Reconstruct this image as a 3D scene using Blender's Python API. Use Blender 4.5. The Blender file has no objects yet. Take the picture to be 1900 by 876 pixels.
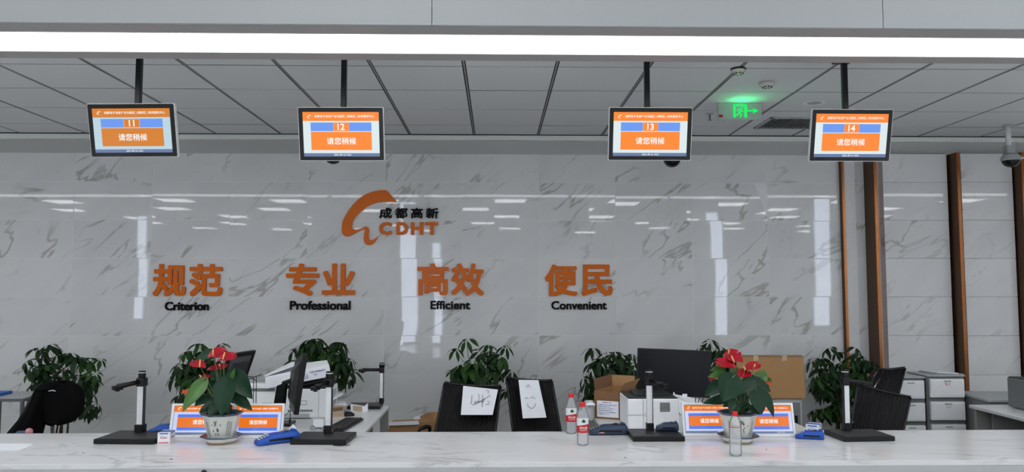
import bpy, bmesh, math, random
from mathutils import Vector, Matrix, Euler, Quaternion
from mathutils.geometry import tessellate_polygon
R = random.Random(11)
SC = bpy.context.scene
COL = SC.collection
PI = math.pi

# ------------------------------------------------------------------ camera
F, YAW, PITCH, CZ = 1421.0, .0201, .0686, 1.62
fw = Vector((math.sin(YAW)*math.cos(PITCH), math.cos(YAW)*math.cos(PITCH), math.sin(PITCH)))
rt = Vector((math.cos(YAW), -math.sin(YAW), 0))
up = rt.cross(fw)
cd = bpy.data.cameras.new('camera'); cam = bpy.data.objects.new('camera', cd); COL.objects.link(cam)
cam.matrix_world = Matrix(((rt.x, up.x, -fw.x, 0), (rt.y, up.y, -fw.y, 0), (rt.z, up.z, -fw.z, CZ), (0, 0, 0, 1)))
cd.lens = F/1900*36; cd.sensor_width = 36; cd.clip_start = .05; cd.clip_end = 100
SC.camera = cam
SC.cycles.transparent_max_bounces = 24
# ------------------------------------------------------------------ world, exposure
w = bpy.data.worlds.new('daylight'); SC.world = w; w.use_nodes = True
w.node_tree.nodes['Background'].inputs[0].default_value = (.72, .8, .95, 1)
w.node_tree.nodes['Background'].inputs[1].default_value = .25
SC.view_settings.view_transform = 'Standard'; SC.view_settings.look = 'None'
SC.view_settings.gamma = 1; SC.view_settings.use_curve_mapping = False
SC.view_settings.exposure = 0.0
PANEL_L = 9.5      # hall ceiling panels
BAND_L = 4.6       # light trough over the counter
PILLAR_L = 8.5     # lit advertising pillars far behind the camera
BACK_L = 1.5

def ray(px, py):
    return (fw + rt*((px-950)/F) + up*((438-py)/F))
def P(px, py, Y):
    d = ray(px, py); return Vector((0, 0, CZ)) + d*(Y/d.y)
def onz(px, py, z):
    d = ray(px, py); return Vector((0, 0, CZ)) + d*((z-CZ)/d.z)

# ------------------------------------------------------------------ materials
def lin(c):
    return tuple(((v/255+.055)/1.055)**2.4 if v > 10 else v/255/12.92 for v in c)
class NT:
    def __init__(s, name):
        s.m = bpy.data.materials.new(name); s.m.use_nodes = True; s.t = s.m.node_tree
        s.b = s.t.nodes['Principled BSDF']; s.out = s.t.nodes['Material Output']
    def n(s, typ, **kw):
        nd = s.t.nodes.new(typ)
        for k, v in kw.items():
            if k.startswith('i_'):
                key = k[2:]; key = int(key) if key.isdigit() else key.replace('_', ' ')
                if hasattr(v, 'is_output') or isinstance(v, bpy.types.NodeSocket): s.t.links.new(v, nd.inputs[key])
                else: nd.inputs[key].default_value = v
            else: setattr(nd, k, v)
        return nd
    def math(s, op, a, b=None, clamp=False):
        nd = s.n('ShaderNodeMath', operation=op, use_clamp=clamp, i_0=a)
        if b is not None:
            if isinstance(b, bpy.types.NodeSocket): s.t.links.new(b, nd.inputs[1])
            else: nd.inputs[1].default_value = b
        return nd.outputs[0]
    def mix(s, f, a, b):
        nd = s.n('ShaderNodeMix', data_type='RGBA')
        for i, v in ((0, f), (6, a), (7, b)):
            if isinstance(v, bpy.types.NodeSocket): s.t.links.new(v, nd.inputs[i])
            else: nd.inputs[i].default_value = v if i == 0 else (*v[:3], 1)
        return nd.outputs[2]
    def ramp(s, f, a, b):   # smooth map a..b -> 0..1
        nd = s.n('ShaderNodeMapRange', interpolation_type='SMOOTHSTEP', i_0=f); nd.inputs[1].default_value = a; nd.inputs[2].default_value = b
        return nd.outputs[0]
    def bump(s, h, st=.2, d=.01):
        b = s.n('ShaderNodeBump', i_Strength=st, i_Distance=d, i_Height=h); s.t.links.new(b.outputs[0], s.b.inputs['Normal'])
    def set(s, **kw):
        for k, v in kw.items():
            inp = s.b.inputs[k.replace('_', ' ')]
            if isinstance(v, bpy.types.NodeSocket): s.t.links.new(v, inp)
            else: inp.default_value = (*v, 1) if isinstance(v, tuple) and len(v) == 3 else v
        return s

def plain(name, rgb, rough=.5, metal=0, noise=.08, scale=30, spec=.5, bump=0, srgb=True, **kw):
    s = NT(name); c = lin(rgb) if srgb else rgb
    tc = s.n('ShaderNodeTexCoord').outputs['Object']
    nz = s.n('ShaderNodeTexNoise', i_Vector=tc, i_Scale=scale, i_Detail=3.0).outputs[0]
    a = tuple(v*(1-noise) for v in c); b = tuple(min(1, v*(1+noise)) for v in c)
    s.set(Base_Color=s.mix(nz, a, b), Roughness=rough, Metallic=metal, Specular_IOR_Level=spec, **kw)
    if bump: s.bump(nz, bump, .004)
    return s.m

def emis(name, rgb, st=1.0, rough=.12):
    s = NT(name); c = lin(rgb)
    s.set(Base_Color=(0.01, 0.01, 0.01), Emission_Color=c, Emission_Strength=st, Roughness=rough)
    return s.m

def marble(name, base, vein, vein2, sc=1.0, ang=.8, rough=.07, rnd=True, thin=.035, amt=.8, horiz=False, bump=.0):
    s = NT(name)
    tc = s.n('ShaderNodeTexCoord').outputs['Object']
    if rnd:
        oi = s.n('ShaderNodeObjectInfo')
        off = s.n('ShaderNodeCombineXYZ', i_0=s.math('MULTIPLY', oi.outputs['Random'], 37.0), i_1=s.math('MULTIPLY', oi.outputs['Random'], 11.0), i_2=s.math('MULTIPLY', oi.outputs['Random'], 73.0)).outputs[0]
        v = s.n('ShaderNodeVectorMath', operation='ADD', i_0=tc, i_1=off).outputs[0]
    else: v = tc
    rot = (0, ang, 0) if not horiz else (0, 0, ang)
    mp = s.n('ShaderNodeMapping', i_Vector=v)
    mp.inputs['Rotation'].default_value = rot
    mp2 = s.n('ShaderNodeMapping', i_Vector=mp.outputs[0]); mp2.inputs['Scale'].default_value = (.55*sc, 1.9*sc if horiz else sc, 1.9*sc)
    vv = mp2.outputs[0]
    n1 = s.n('ShaderNodeTexNoise', i_Vector=vv, i_Scale=1.5, i_Detail=4.0, i_Roughness=.52, i_Distortion=.6).outputs[0]
    r1 = s.math('ABSOLUTE', s.math('SUBTRACT', n1, .5))
    v1 = s.ramp(r1, thin, 0.0)
    m1 = s.ramp(s.n('ShaderNodeTexNoise', i_Vector=v, i_Scale=1.6*sc, i_Detail=2.0).outputs[0], .43, .62)
    v1 = s.math('MULTIPLY', v1, m1)
    n2 = s.n('ShaderNodeTexNoise', i_Vector=vv, i_Scale=3.0, i_Detail=3.0, i_Roughness=.5, i_Distortion=.5).outputs[0]
    v2 = s.math('MULTIPLY', s.ramp(s.math('ABSOLUTE', s.math('SUBTRACT', n2, .48)), thin*.6, 0.0), s.ramp(s.n('ShaderNodeTexNoise', i_Vector=v, i_Scale=1.7*sc).outputs[0], .5, .7))
    cl = s.ramp(s.n('ShaderNodeTexNoise', i_Vector=vv, i_Scale=2.0, i_Detail=4.0).outputs[0], .35, .75)
    c = s.mix(s.math('MULTIPLY', cl, .5), base, tuple(x*.86 for x in base))
    c = s.mix(s.math('MULTIPLY', v2, amt*.55), c, vein2)
    c = s.mix(s.math('MULTIPLY', v1, amt), c, vein)
    s.set(Base_Color=c, Roughness=rough, Specular_IOR_Level=.5)
    if bump:
        s.bump(s.n('ShaderNodeTexNoise', i_Vector=tc, i_Scale=9.0, i_Detail=1.0).outputs[0], bump, .002)
    return s.m

def clear(name, tint=(1, 1, 1), white=.06, fres=1.3, rough=.05):
    s = NT(name); t = s.t
    tr = s.n('ShaderNodeBsdfTransparent', i_0=(*tint, 1)); gl = s.n('ShaderNodeBsdfGlossy', i_Roughness=rough)
    df = s.n('ShaderNodeBsdfDiffuse', i_0=(.9, .92, .95, 1))
    m1 = s.n('ShaderNodeMixShader', i_0=white); t.links.new(tr.outputs[0], m1.inputs[1]); t.links.new(df.outputs[0], m1.inputs[2])
    fr = s.n('ShaderNodeFresnel', i_IOR=fres)
    m2 = s.n('ShaderNodeMixShader', i_0=fr.outputs[0]); t.links.new(m1.outputs[0], m2.inputs[1]); t.links.new(gl.outputs[0], m2.inputs[2])
    t.links.new(m2.outputs[0], s.out.inputs[0]); return s.m

M = {}
M['tile'] = marble('glazed marble wall tile', (.87, .88, .88), (.40, .385, .35), (.60, .59, .55), sc=.95, ang=.72, rough=.02, thin=.020, amt=.72, bump=.012)
M['grout'] = plain('pale grout', (250, 252, 252), .8)
M['counter'] = marble('polished counter stone', (.76, .765, .77), (.42, .43, .44), (.60, .61, .62), sc=1.6, ang=.15, rough=.17, rnd=False, horiz=True, thin=.03, amt=.6)
M['counterf'] = marble('shaded counter edge stone', (.48, .50, .50), (.42, .43, .44), (.50, .51, .52), sc=1.6, ang=.15, rough=.3, rnd=False, horiz=True, thin=.03, amt=.6)  # counter stone with darkened base, painting in the weaker light on the front edge
M['ceil'] = plain('mineral ceiling tile', (226, 229, 231), .9, noise=.05, scale=260, bump=.25)
M['bar'] = plain('grey ceiling bar', (150, 152, 154), .6)
M['dark'] = plain('dark void', (12, 12, 13), .9)
M['paint'] = plain('pale grey paint', (205, 208, 207), .75, noise=.03, scale=3)
M['fascia'] = plain('fascia paint', (176, 180, 181), .7, noise=.03, scale=3)
M['paint2'] = plain('wall band paint', (196, 197, 196), .7, noise=.03, scale=3)
M['soffit'] = plain('soffit metal', (165, 163, 163), .5, noise=.04)
M['trim'] = plain('trim paint', (246, 250, 247), .6, noise=.03)
M['floor'] = plain('grey floor stone', (214, 213, 210), .2, noise=.06, scale=2)
M['bronze'] = plain('brushed bronze', (176, 112, 66), .28, .9, noise=.1, scale=12)
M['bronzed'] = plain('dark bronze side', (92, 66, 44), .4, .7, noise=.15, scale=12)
M['black'] = plain('black plastic', (8, 8, 9), .38, spec=.35, noise=.15)
M['gloss'] = plain('gloss black', (6, 6, 7), .1)
M['scr'] = plain('switched off screen', (14, 17, 22), .3, spec=.3, noise=.05)
M['blackm'] = plain('black painted metal', (28, 28, 32), .35, .3)
M['silver'] = plain('brushed aluminium', (226, 228, 230), .3, .25, noise=.05, scale=60)
M['silver2'] = plain('dull aluminium', (120, 122, 126), .4, .7)
M['wht'] = plain('white plastic', (242, 244, 246), .4, noise=.03)
M['wht2'] = plain('pale grey plastic', (178, 182, 184), .5, noise=.04)
M['paper'] = plain('paper', (242, 244, 250), .7, noise=.05, scale=15, bump=.3)
M['gry'] = plain('mid grey plastic', (118, 120, 121), .5)
M['dgry'] = plain('dark grey plastic', (36, 37, 39), .45)
M['desk'] = plain('white laminate', (222, 225, 226), .25, noise=.03)
M['deskside'] = plain('grey laminate', (150, 150, 148), .5, noise=.06)
M['ink'] = plain('ink', (20, 22, 32), .6)
M['inkb'] = plain('blue ink', (70, 90, 150), .6)
M['card'] = plain('corrugated card', (170, 130, 88), .85, noise=.08, scale=8)
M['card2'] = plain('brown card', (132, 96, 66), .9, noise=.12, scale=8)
M['tape'] = plain('parcel tape', (190, 165, 140), .3)
M['orange'] = plain('orange acrylic', (234, 114, 0), .3, noise=.03, spec=.25)
M['blkac'] = plain('black acrylic', (4, 4, 6), .5, spec=.15)
M['blue'] = plain('blue silicone', (22, 82, 178), .45, noise=.06)
M['navy'] = plain('navy silicone', (40, 58, 82), .5, noise=.06)
M['bluep'] = plain('blue print', (50, 105, 190), .5)
M['pinkp'] = plain('pink print', (205, 70, 100), .5)
M['pink'] = plain('pink wool', (225, 160, 170), .9, bump=.5, scale=80)
M['denim'] = plain('slate blue cloth', (80, 92, 120), .9)
M['red'] = plain('red cap plastic', (215, 30, 35), .35, noise=.03)
M['redl'] = plain('red label print', (205, 25, 35), .4, noise=.02)
M['lab'] = plain('white label film', (228, 232, 232), .4, noise=.02)
M['green'] = plain('dark green print', (10, 80, 50), .5)
M['mesh'] = plain('black mesh fabric', (6, 6, 7), .6, noise=.5, spec=.2, scale=22, bump=.4)
M['jacket'] = plain('black jacket cloth', (5, 5, 6), .85, spec=.15, noise=.3, scale=40, bump=.4)
M['leafs'] = plain('umbrella plant leaf', (20, 52, 16), .5, spec=.3, noise=.35, scale=9)
M['leafs2'] = plain('umbrella plant leaf lighter', (40, 78, 24), .5, spec=.3, noise=.3, scale=9)
M['leafa'] = plain('dark anthurium leaf', (18, 54, 32), .38, spec=.3, noise=.3, scale=14)
M['leafl'] = plain('light anthurium leaf', (66, 108, 44), .35, noise=.3, scale=14)
M['stem'] = plain('green stem', (92, 112, 60), .5)
M['bark'] = plain('brown stem', (74, 62, 46), .8)
M['spathe'] = plain('red spathe', (160, 8, 32), .25, noise=.3, scale=25, bump=.4)
M['spathe2'] = plain('orange spathe', (214, 84, 48), .35, noise=.3, scale=40, bump=.4)
M['spadix'] = plain('cream spadix', (232, 196, 120), .6)
M['china'] = plain('glazed china', (214, 216, 206), .18, noise=.03, scale=6)
M['rim'] = plain('blue glaze', (62, 76, 98), .18, noise=.3, scale=30)
M['clay'] = plain('bare clay foot', (178, 150, 112), .8)
M['soil'] = plain('soil', (40, 30, 22), .95, bump=.6)
M['pet'] = clear('clear bottle plastic', (1, 1, 1), .2, 1.25, .18)
M['water'] = clear('water', (.99, .99, .995), .16, 1.05, .2)
M['wrap'] = clear('plastic wrap', (.97, .97, .98), .0, 1.12, .12)
M['band'] = emis('lit diffuser', (250, 252, 255), BAND_L)
M['panel'] = emis('ceiling panel light', (248, 250, 255), PANEL_L)
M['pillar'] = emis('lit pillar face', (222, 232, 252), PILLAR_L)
M['e_bg'] = emis('screen pale', (218, 232, 234)); M['e_or'] = emis('screen orange', (252, 134, 36)); M['e_o2'] = emis('screen orange deep', (232, 114, 8)); M['e_or_dim'] = emis('screen orange dim', (212, 124, 32)); M['e_bg_dim'] = emis('screen pale dim', (186, 210, 222))
M['e_bl'] = emis('screen blue', (104, 150, 238)); M['e_ft'] = emis('screen slate', (98, 118, 160))
M['e_wh'] = emis('screen white', (245, 248, 246)); M['e_pk'] = emis('screen peach', (255, 150, 90))
M['e_lv'] = emis('screen lavender', (196, 206, 240)); M['e_b2'] = emis('screen violet blue', (78, 118, 226))
M['e_gr'] = emis('exit green', (10, 250, 100), 1.0)
M['e_rd'] = emis('red indicator', (110, 16, 40), 1.0)
M['frost'] = clear('frosted sign plate', (.8, .8, .8), .55, 1.4, .3)

# ------------------------------------------------------------------ mesh builder
class MB:
    def __init__(s): s.v = []; s.f = []; s.mi = []; s.sm = []
    def add(s, vs, fs, mi=0, sm=False):
        o = len(s.v); s.v += [Vector(v) for v in vs]
        for f in fs: s.f.append(tuple(i+o for i in f)); s.mi.append(mi); s.sm.append(sm)
        return s
    def frombm(s, bm, mi=0, sm=False):
        bm.verts.index_update()
        s.add([v.co.copy() for v in bm.verts], [[v.index for v in f.verts] for f in bm.faces], mi, sm); bm.free(); return s
    def box(s, c, d, b=0, mi=0, rot=None, seg=1):
        bm = bmesh.new(); bmesh.ops.create_cube(bm, size=1)
        for v in bm.verts: v.co = Vector((v.co.x*d[0], v.co.y*d[1], v.co.z*d[2]))
        if b: bmesh.ops.bevel(bm, geom=list(bm.edges), offset=b, segments=seg, affect='EDGES', profile=.5)
        m = Matrix.Translation(Vector(c)) @ (Euler(rot).to_matrix().to_4x4() if rot else Matrix())
        bm.transform(m); return s.frombm(bm, mi)
    def hexa(s, c8, b=0, mi=0, seg=1):  # front TL TR BR BL, back TL TR BR BL
        bm = bmesh.new(); vs = [bm.verts.new(c) for c in c8]
        for f in ((0, 1, 2, 3), (7, 6, 5, 4), (4, 5, 1, 0), (3, 2, 6, 7), (4, 0, 3, 7), (1, 5, 6, 2)): bm.faces.new([vs[i] for i in f])
        bmesh.ops.recalc_face_normals(bm, faces=bm.faces)
        if b: bmesh.ops.bevel(bm, geom=list(bm.edges), offset=b, segments=seg, affect='EDGES', profile=.5)
        return s.frombm(bm, mi)
    def quad(s, a, b, c, d, mi=0): return s.add([a, b, c, d], [(0, 1, 2, 3)], mi)
    def lathe(s, prof, n=24, c=(0, 0, 0), mi=0, sm=True, cap=True, sx=1, sy=1):
        vs = []; fs = []; c = Vector(c)
        for r, z in prof:
            for k in range(n): a = 2*PI*k/n; vs.append(c+Vector((r*math.cos(a)*sx, r*math.sin(a)*sy, z)))
        for i in range(len(prof)-1):
            for k in range(n): k2 = (k+1) % n; fs.append((i*n+k, i*n+k2, (i+1)*n+k2, (i+1)*n+k))
        s.add(vs, fs, mi, sm)
        if cap:
            if prof[0][0] > 1e-5: s.add(vs[:n], [tuple(range(n))[::-1]], mi)
            if prof[-1][0] > 1e-5: s.add(vs[-n:], [tuple(range(n))], mi)
        return s
    def tube(s, pts, rs, n=8, mi=0, sm=True):
        pts = [Vector(p) for p in pts]
        if not isinstance(rs, (list, tuple)): rs = [rs]*len(pts)
        vs = []; fs = []
        ref = Vector((.13, .95, .21)).normalized()
        for i, p in enumerate(pts):
            t = (pts[min(i+1, len(pts)-1)]-pts[max(i-1, 0)]).normalized()
            if abs(t.dot(ref)) > .95: ref2 = Vector((1, 0, 0))
            else: ref2 = ref
            u = t.cross(ref2).normalized(); w_ = t.cross(u)
            for k in range(n): a = 2*PI*k/n; vs.append(p+(u*math.cos(a)+w_*math.sin(a))*rs[i])
        for i in range(len(pts)-1):
            for k in range(n): k2 = (k+1) % n; fs.append((i*n+k, i*n+k2, (i+1)*n+k2, (i+1)*n+k))
        fs.append(tuple(range(n))[::-1]); fs.append(tuple(range((len(pts)-1)*n, len(pts)*n)))
        s.add(vs, fs, mi, sm); return s
    def prism(s, poly, fn, t0, t1, mi=0):  # poly 2D, fn(u,v,w)->3D
        n = len(poly); tri = tessellate_polygon([[Vector((p[0], p[1], 0)) for p in poly]])
        vs = [fn(p[0], p[1], t0) for p in poly]+[fn(p[0], p[1], t1) for p in poly]
        fs = [tuple(t) for t in tri]+[tuple(i+n for i in t) for t in tri]+[(i, (i+1) % n, n+(i+1) % n, n+i) for i in range(n)]
        bm = bmesh.new(); bv = [bm.verts.new(v) for v in vs]
        for f in fs:
            try: bm.faces.new([bv[i] for i in f])
            except ValueError: pass
        bmesh.ops.recalc_face_normals(bm, faces=bm.faces); return s.frombm(bm, mi)
    def grid(s, fn, nu, nv, mi=0, sm=True):
        vs = [fn(i/nu, j/nv) for j in range(nv+1) for i in range(nu+1)]
        fs = [(j*(nu+1)+i, j*(nu+1)+i+1, (j+1)*(nu+1)+i+1, (j+1)*(nu+1)+i) for j in range(nv) for i in range(nu)]
        return s.add(vs, fs, mi, sm)
    def mesh(s, name, mats):
        me = bpy.data.meshes.new(name); me.from_pydata([tuple(v) for v in s.v], [], s.f)
        for m in (mats if isinstance(mats, (list, tuple)) else [mats]): me.materials.append(M[m])
        me.polygons.foreach_set('material_index', s.mi); me.polygons.foreach_set('use_smooth', s.sm); me.update()
        return me
    def build(s, name, mats, parent=None, world=False):
        if world and parent is not None:
            mi_ = (Matrix.Translation(parent.location) @ parent.rotation_euler.to_matrix().to_4x4()).inverted()
            s.v = [mi_ @ v for v in s.v]
        o = bpy.data.objects.new(name, s.mesh(name, mats)); COL.objects.link(o)
        if parent is not None: o.parent = parent
        return o
def new(): return MB()
def tag(o, label, cat, group=None):
    o['label'] = label; o['category'] = cat
    if group: o['group'] = group
    return o
def thing(name, label, cat, loc=(0, 0, 0), rz=0, group=None):
    o = bpy.data.objects.new(name, None); COL.objects.link(o); o.location = loc; o.rotation_euler = (0, 0, rz)
    o.empty_display_size = .1
    return tag(o, label, cat, group)
def struct(name, mb, mats):
    o = mb.build(name, mats); o['kind'] = 'structure'; return o
def dup(o, parent=None):
    c = o.copy(); COL.objects.link(c); c.parent = parent
    for ch in list(o.children): dup(ch, c)
    return c

# text -> triangles in a unit box, thickened by overlaid shifted copies
_tc = {}
def text_tris(s, bold=0.0):
    if (s, bold) in _tc: return _tc[(s, bold)]
    c = bpy.data.curves.new('t', 'FONT'); c.body = s; o = bpy.data.objects.new('t', c); COL.objects.link(o)
    bpy.context.view_layer.update(); dg = bpy.context.evaluated_depsgraph_get()
    me = bpy.data.meshes.new_from_object(o.evaluated_get(dg), depsgraph=dg)
    vs = [(v.co.x, v.co.y) for v in me.vertices]; fs = [tuple(p.vertices) for p in me.polygons]
    bpy.data.objects.remove(o); bpy.data.curves.remove(c); bpy.data.meshes.remove(me)
    if bold:
        V = []; Fc = []
        for k in range(9):
            dx, dy = (0, 0) if k == 8 else (bold*math.cos(k*PI/4), bold*math.sin(k*PI/4))
            if k < 8 and k % 2: dx *= 1.3; dy *= 1.3
            o_ = len(V); V += [(x+dx, y+dy) for x, y in vs]; Fc += [tuple(i+o_ for i in f) for f in fs]
        vs, fs = V, Fc
    x0 = min(v[0] for v in vs); x1 = max(v[0] for v in vs); y0 = min(v[1] for v in vs); y1 = max(v[1] for v in vs)
    _tc[(s, bold)] = (vs, fs, (x0, x1, y0, y1)); return _tc[(s, bold)]
def put_text(mb, s, fn, box, w, mi=0, bold=0.0, fit=False, depth=0.0):
    """box=(u0,v0,u1,v1) in fn's plane; fn(u,v,w)->3D; fit=True stretches both ways"""
    vs, fs, (x0, x1, y0, y1) = text_tris(s, bold); u0, v0, u1, v1 = box
    sx = (u1-u0)/(x1-x0); sy = (v1-v0)/(y1-y0)
    ox = u0; oy = v0
    if not fit:
        k = min(abs(sx), abs(sy)); ox = u0+((u1-u0)-k*(x1-x0))/2; oy = v0+((v1-v0)-k*(y1-y0))/2; sx = sy = k
    f2 = lambda v, q: fn(ox+(v[0]-x0)*sx, oy+(v[1]-y0)*sy, q)
    nc = max(1, len(vs)//9) if bold else len(vs)+1; dz = .00022 if depth else .00002
    mb.add([f2(v, w+dz*(i//nc)) for i, v in enumerate(vs)], fs, mi)
    if depth:   # side walls from boundary edges
        cnt = {}
        for f in fs:
            for a, b in zip(f, f[1:]+f[:1]): cnt[(a, b)] = 1
        ed = [(a, b) for (a, b) in cnt if (b, a) not in cnt]
        V = []; Q = []
        for a, b in ed:
            o_ = len(V); V += [f2(vs[a], w), f2(vs[b], w), f2(vs[b], w-depth), f2(vs[a], w-depth)]; Q.append((o_, o_+1, o_+2, o_+3))
        mb.add(V, Q, mi)

def marks(mb, fn, box, w, mi=0, n=6):
    # illegible small print: a row of short uneven dashes
    u0, v0, u1, v1 = box; r_ = random.Random(int(u0*1e4)+int(v1*1e3)+n); st = (u1-u0)/n
    for k in range(n):
        a = u0+st*(k+.08); b = u0+st*(k+r_.uniform(.6, .92)); c = v0+(v1-v0)*r_.uniform(0, .3); d = v1-(v1-v0)*r_.uniform(0, .3)
        mb.quad(fn(a, c, w), fn(b, c, w), fn(b, d, w), fn(a, d, w), mi)
# ------------------------------------------------------------------ setting
WY, CH = 7.164, CZ+1.4387
TW, TH, WX0, WZ0 = .7201, .3573, -3.9241, CZ+.9951   # joint x0 and joint z0
# floor, hall shell
struct('floor', new().box((0, -6.5, -.05), (34, 28, .1)), 'floor')
struct('wall_left', new().box((-17.05, -6.5, 2.2), (.1, 28, 4.4)), 'paint')
struct('wall_right', new().box((17.05, -6.5, 2.2), (.1, 28, 4.4)), 'paint')
struct('wall_front', new().box((0, -20.55, 2.2), (34.2, .1, 4.4)), 'paint')
# back wall: slab, painted band, tiles as parts
wb = struct('wall_back', new().box((0, WY+.0525, 1.53), (34, .122, 3.06)), 'grout')
wb_band = new().box((0, WY-.002, 2.957), (34, .024, .145)).build('painted_band', 'paint2', wb)
wx_l, wx_r = -5.4, 3.20
tmesh = new().box((0, 0, 0), (TW-.004, .02, TH-.0035), .001).mesh('wall_tile', 'tile')
top_h = 2.885-WZ0
tmesh_top = new().box((0, 0, 0), (TW-.004, .02, top_h-.004), .0012).mesh('wall_tile_cut', 'tile')
RY = 7.07
def tile(me, x, y, z):
    o = bpy.data.objects.new('wall_tile', me); COL.objects.link(o); o.parent = wb
    o.location = (x, y, z); o.rotation_euler = (R.gauss(0, .0011), 0, R.gauss(0, .0014)); return o
for i in range(-2, 10):
    for j in range(-1, 7):
        x = WX0+TW*(i+.5)
        if j < 0: tile(tmesh_top, x, WY, WZ0+top_h/2)
        else: tile(tmesh, x, WY, WZ0-TH*(j+.5))
rm = new().box((0, 0, 0), (.245, .02, TH-.004), .0012).mesh('wall_tile_narrow', 'tile')
rmt = new().box((0, 0, 0), (.245, .02, top_h-.004), .0012).mesh('wall_tile_narrow_cut', 'tile')
# right-hand panels between bronze fins, standing a little proud of the main wall
FIN = [3.33, 3.56, 4.27, 4.90]
rw = [(3.40, 3.52, WY-.0), (3.62, 4.235, RY), (4.345, 4.835, RY-.03), (4.95, 5.6, RY-.05)]
for (x0, x1, yy) in rw:
    new().box(((x0+x1)/2, (yy+WY)/2+.0, 1.44), (x1-x0-.006, max(.004, WY-yy-.01), 2.87)).build('tile_backing', 'grout', wb)
    for j in range(-1, 7):
        h = top_h if j < 0 else TH
        zc = WZ0+top_h/2 if j < 0 else WZ0-TH*(j+.5)
        me = new().box((0, 0, 0), (x1-x0-.004, .02+(WY-yy)*.6, h-.004), .0012).mesh('wall_tile_panel', 'tile')
        tile(me, (x0+x1)/2, yy+(WY-yy)*.3, zc)
# shadow gap trim along the top of the wall
struct('trim_1', new().box((0, WY-.035, CH-.028), (34, .07, .045), .003), 'trim')
# bronze fins
def fin(n, pxa, pya, pxb, pyb, wpx, depth, ytop, Yf, side):
    a = P(pxa, pya, Yf); b = P(pxb, pyb, Yf); wd = wpx/F*Yf
    t = new()
    x = (a.x+b.x)/2
    t.box((x, Yf+depth/2, 2.88/2), (wd, depth, 2.88 if ytop is None else ytop), .002)
    o = t.build(n, ['bronze']); o['kind'] = 'structure'
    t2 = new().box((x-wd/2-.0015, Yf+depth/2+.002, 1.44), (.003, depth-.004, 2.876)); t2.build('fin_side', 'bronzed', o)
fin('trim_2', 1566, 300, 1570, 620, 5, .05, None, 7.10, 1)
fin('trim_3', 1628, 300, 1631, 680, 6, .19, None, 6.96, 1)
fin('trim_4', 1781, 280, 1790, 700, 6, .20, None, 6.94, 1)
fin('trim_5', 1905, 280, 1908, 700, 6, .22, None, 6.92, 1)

# ceiling over the clerks: slab, bars, tiles
cl = struct('ceiling', new().box((0, 5.6, CH+.045), (34, 3.4, .03)), 'dark')
GX, GY = -2.6122, 4.8933
cm = {}
for i in range(-6, 15):
    for j in range(-2, 4):
        y0 = GY+.6*j; y1 = min(y0+.6, WY-.074); y0 = max(y0, 4.0)
        key = round(y1-y0, 3)
        if key not in cm: cm[key] = new().box((0, 0, 0), (.6-.026, y1-y0-.013, .002)).mesh('ceiling_tile', 'ceil')
        o = bpy.data.objects.new('ceiling_tile', cm[key]); COL.objects.link(o); o.parent = cl
        o.location = (GX+.6*(i+.5), (y0+y1)/2, CH+.001+R.uniform(0, .0015)); o.rotation_euler = (R.gauss(0, .0012), R.gauss(0, .001), 0)
bar = new().box((0, 5.55, 0), (.012, 3.10, .003)).mesh('grid_bar', 'bar')
for i in range(-6, 16):
    o = bpy.data.objects.new('grid_bar', bar); COL.objects.link(o); o.parent = cl; o.location = (GX+.6*i, 0, CH+.003)
struct('trim_6', new().box((-11.7, 5.6, CH+.01), (10.9, 3.16, .02)).box((13.1, 5.6, CH+.01), (8.0, 3.16, .02)), 'ceil')
# soffit beam with light trough: underside at +1.26, from Y 3.595 to 4.18
SZ = CZ+1.26; by0 = onz(950, 50, SZ).y-.0; 
b_f = onz(950, 51.0, SZ).y; l0 = onz(950, 64.5, SZ).y; l1 = onz(950, 101, SZ).y; b_b = onz(950, 113, SZ).y
so = new()
so.box((0, (b_f+l0)/2, SZ+.05), (34, l0-b_f, .1)).box((0, (l1+b_b)/2, SZ+.05), (34, b_b-l1, .1)).box((0, (l0+l1)/2, SZ+.09), (34, l1-l0, .02))
sf = struct('trim_7', so, 'soffit')
new().box((0, b_b-.006, (SZ+.1+CH+.03)/2), (34, .012, CH+.03-SZ-.1)).build('soffit_back', 'paint', sf)
# fascia up to the hall ceiling, in panels
fa = bpy.data.objects.new('trim_8', None); COL.objects.link(fa); fa['kind'] = 'structure'
j1 = P(802, 20, b_f).x; j2 = P(1634, 20, b_f).x; pw = j2-j1
for k in range(-8, 8):
    new().box((j1+pw*(k+.5), b_f-.011, (SZ+4.3)/2+.001), (pw-.003, .02, 4.3-SZ-.002), .001).build('fascia_panel', 'fascia', fa)
new().box((0, b_f+.006, (SZ+4.3)/2+.02), (34, .01, 4.3-SZ)).build('fascia_backing', 'grout', fa)
# diffuser lengths
lt = thing('strip_light', 'long white glowing strip light set in the beam above the counter', 'light', (0, (l0+l1)/2, SZ+.004))
for k in range(-6, 7):
    new().box((1.35*k+.25, 0, .004), (1.348, l1-l0-.01, .008)).build('diffuser', 'band', lt)
new().box((0, (l1-l0)/2-.004, .0), (20, .008, .010)).box((0, -(l1-l0)/2+.004, .0), (20, .008, .010)).build('trough_edge', 'trim', lt)

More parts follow.
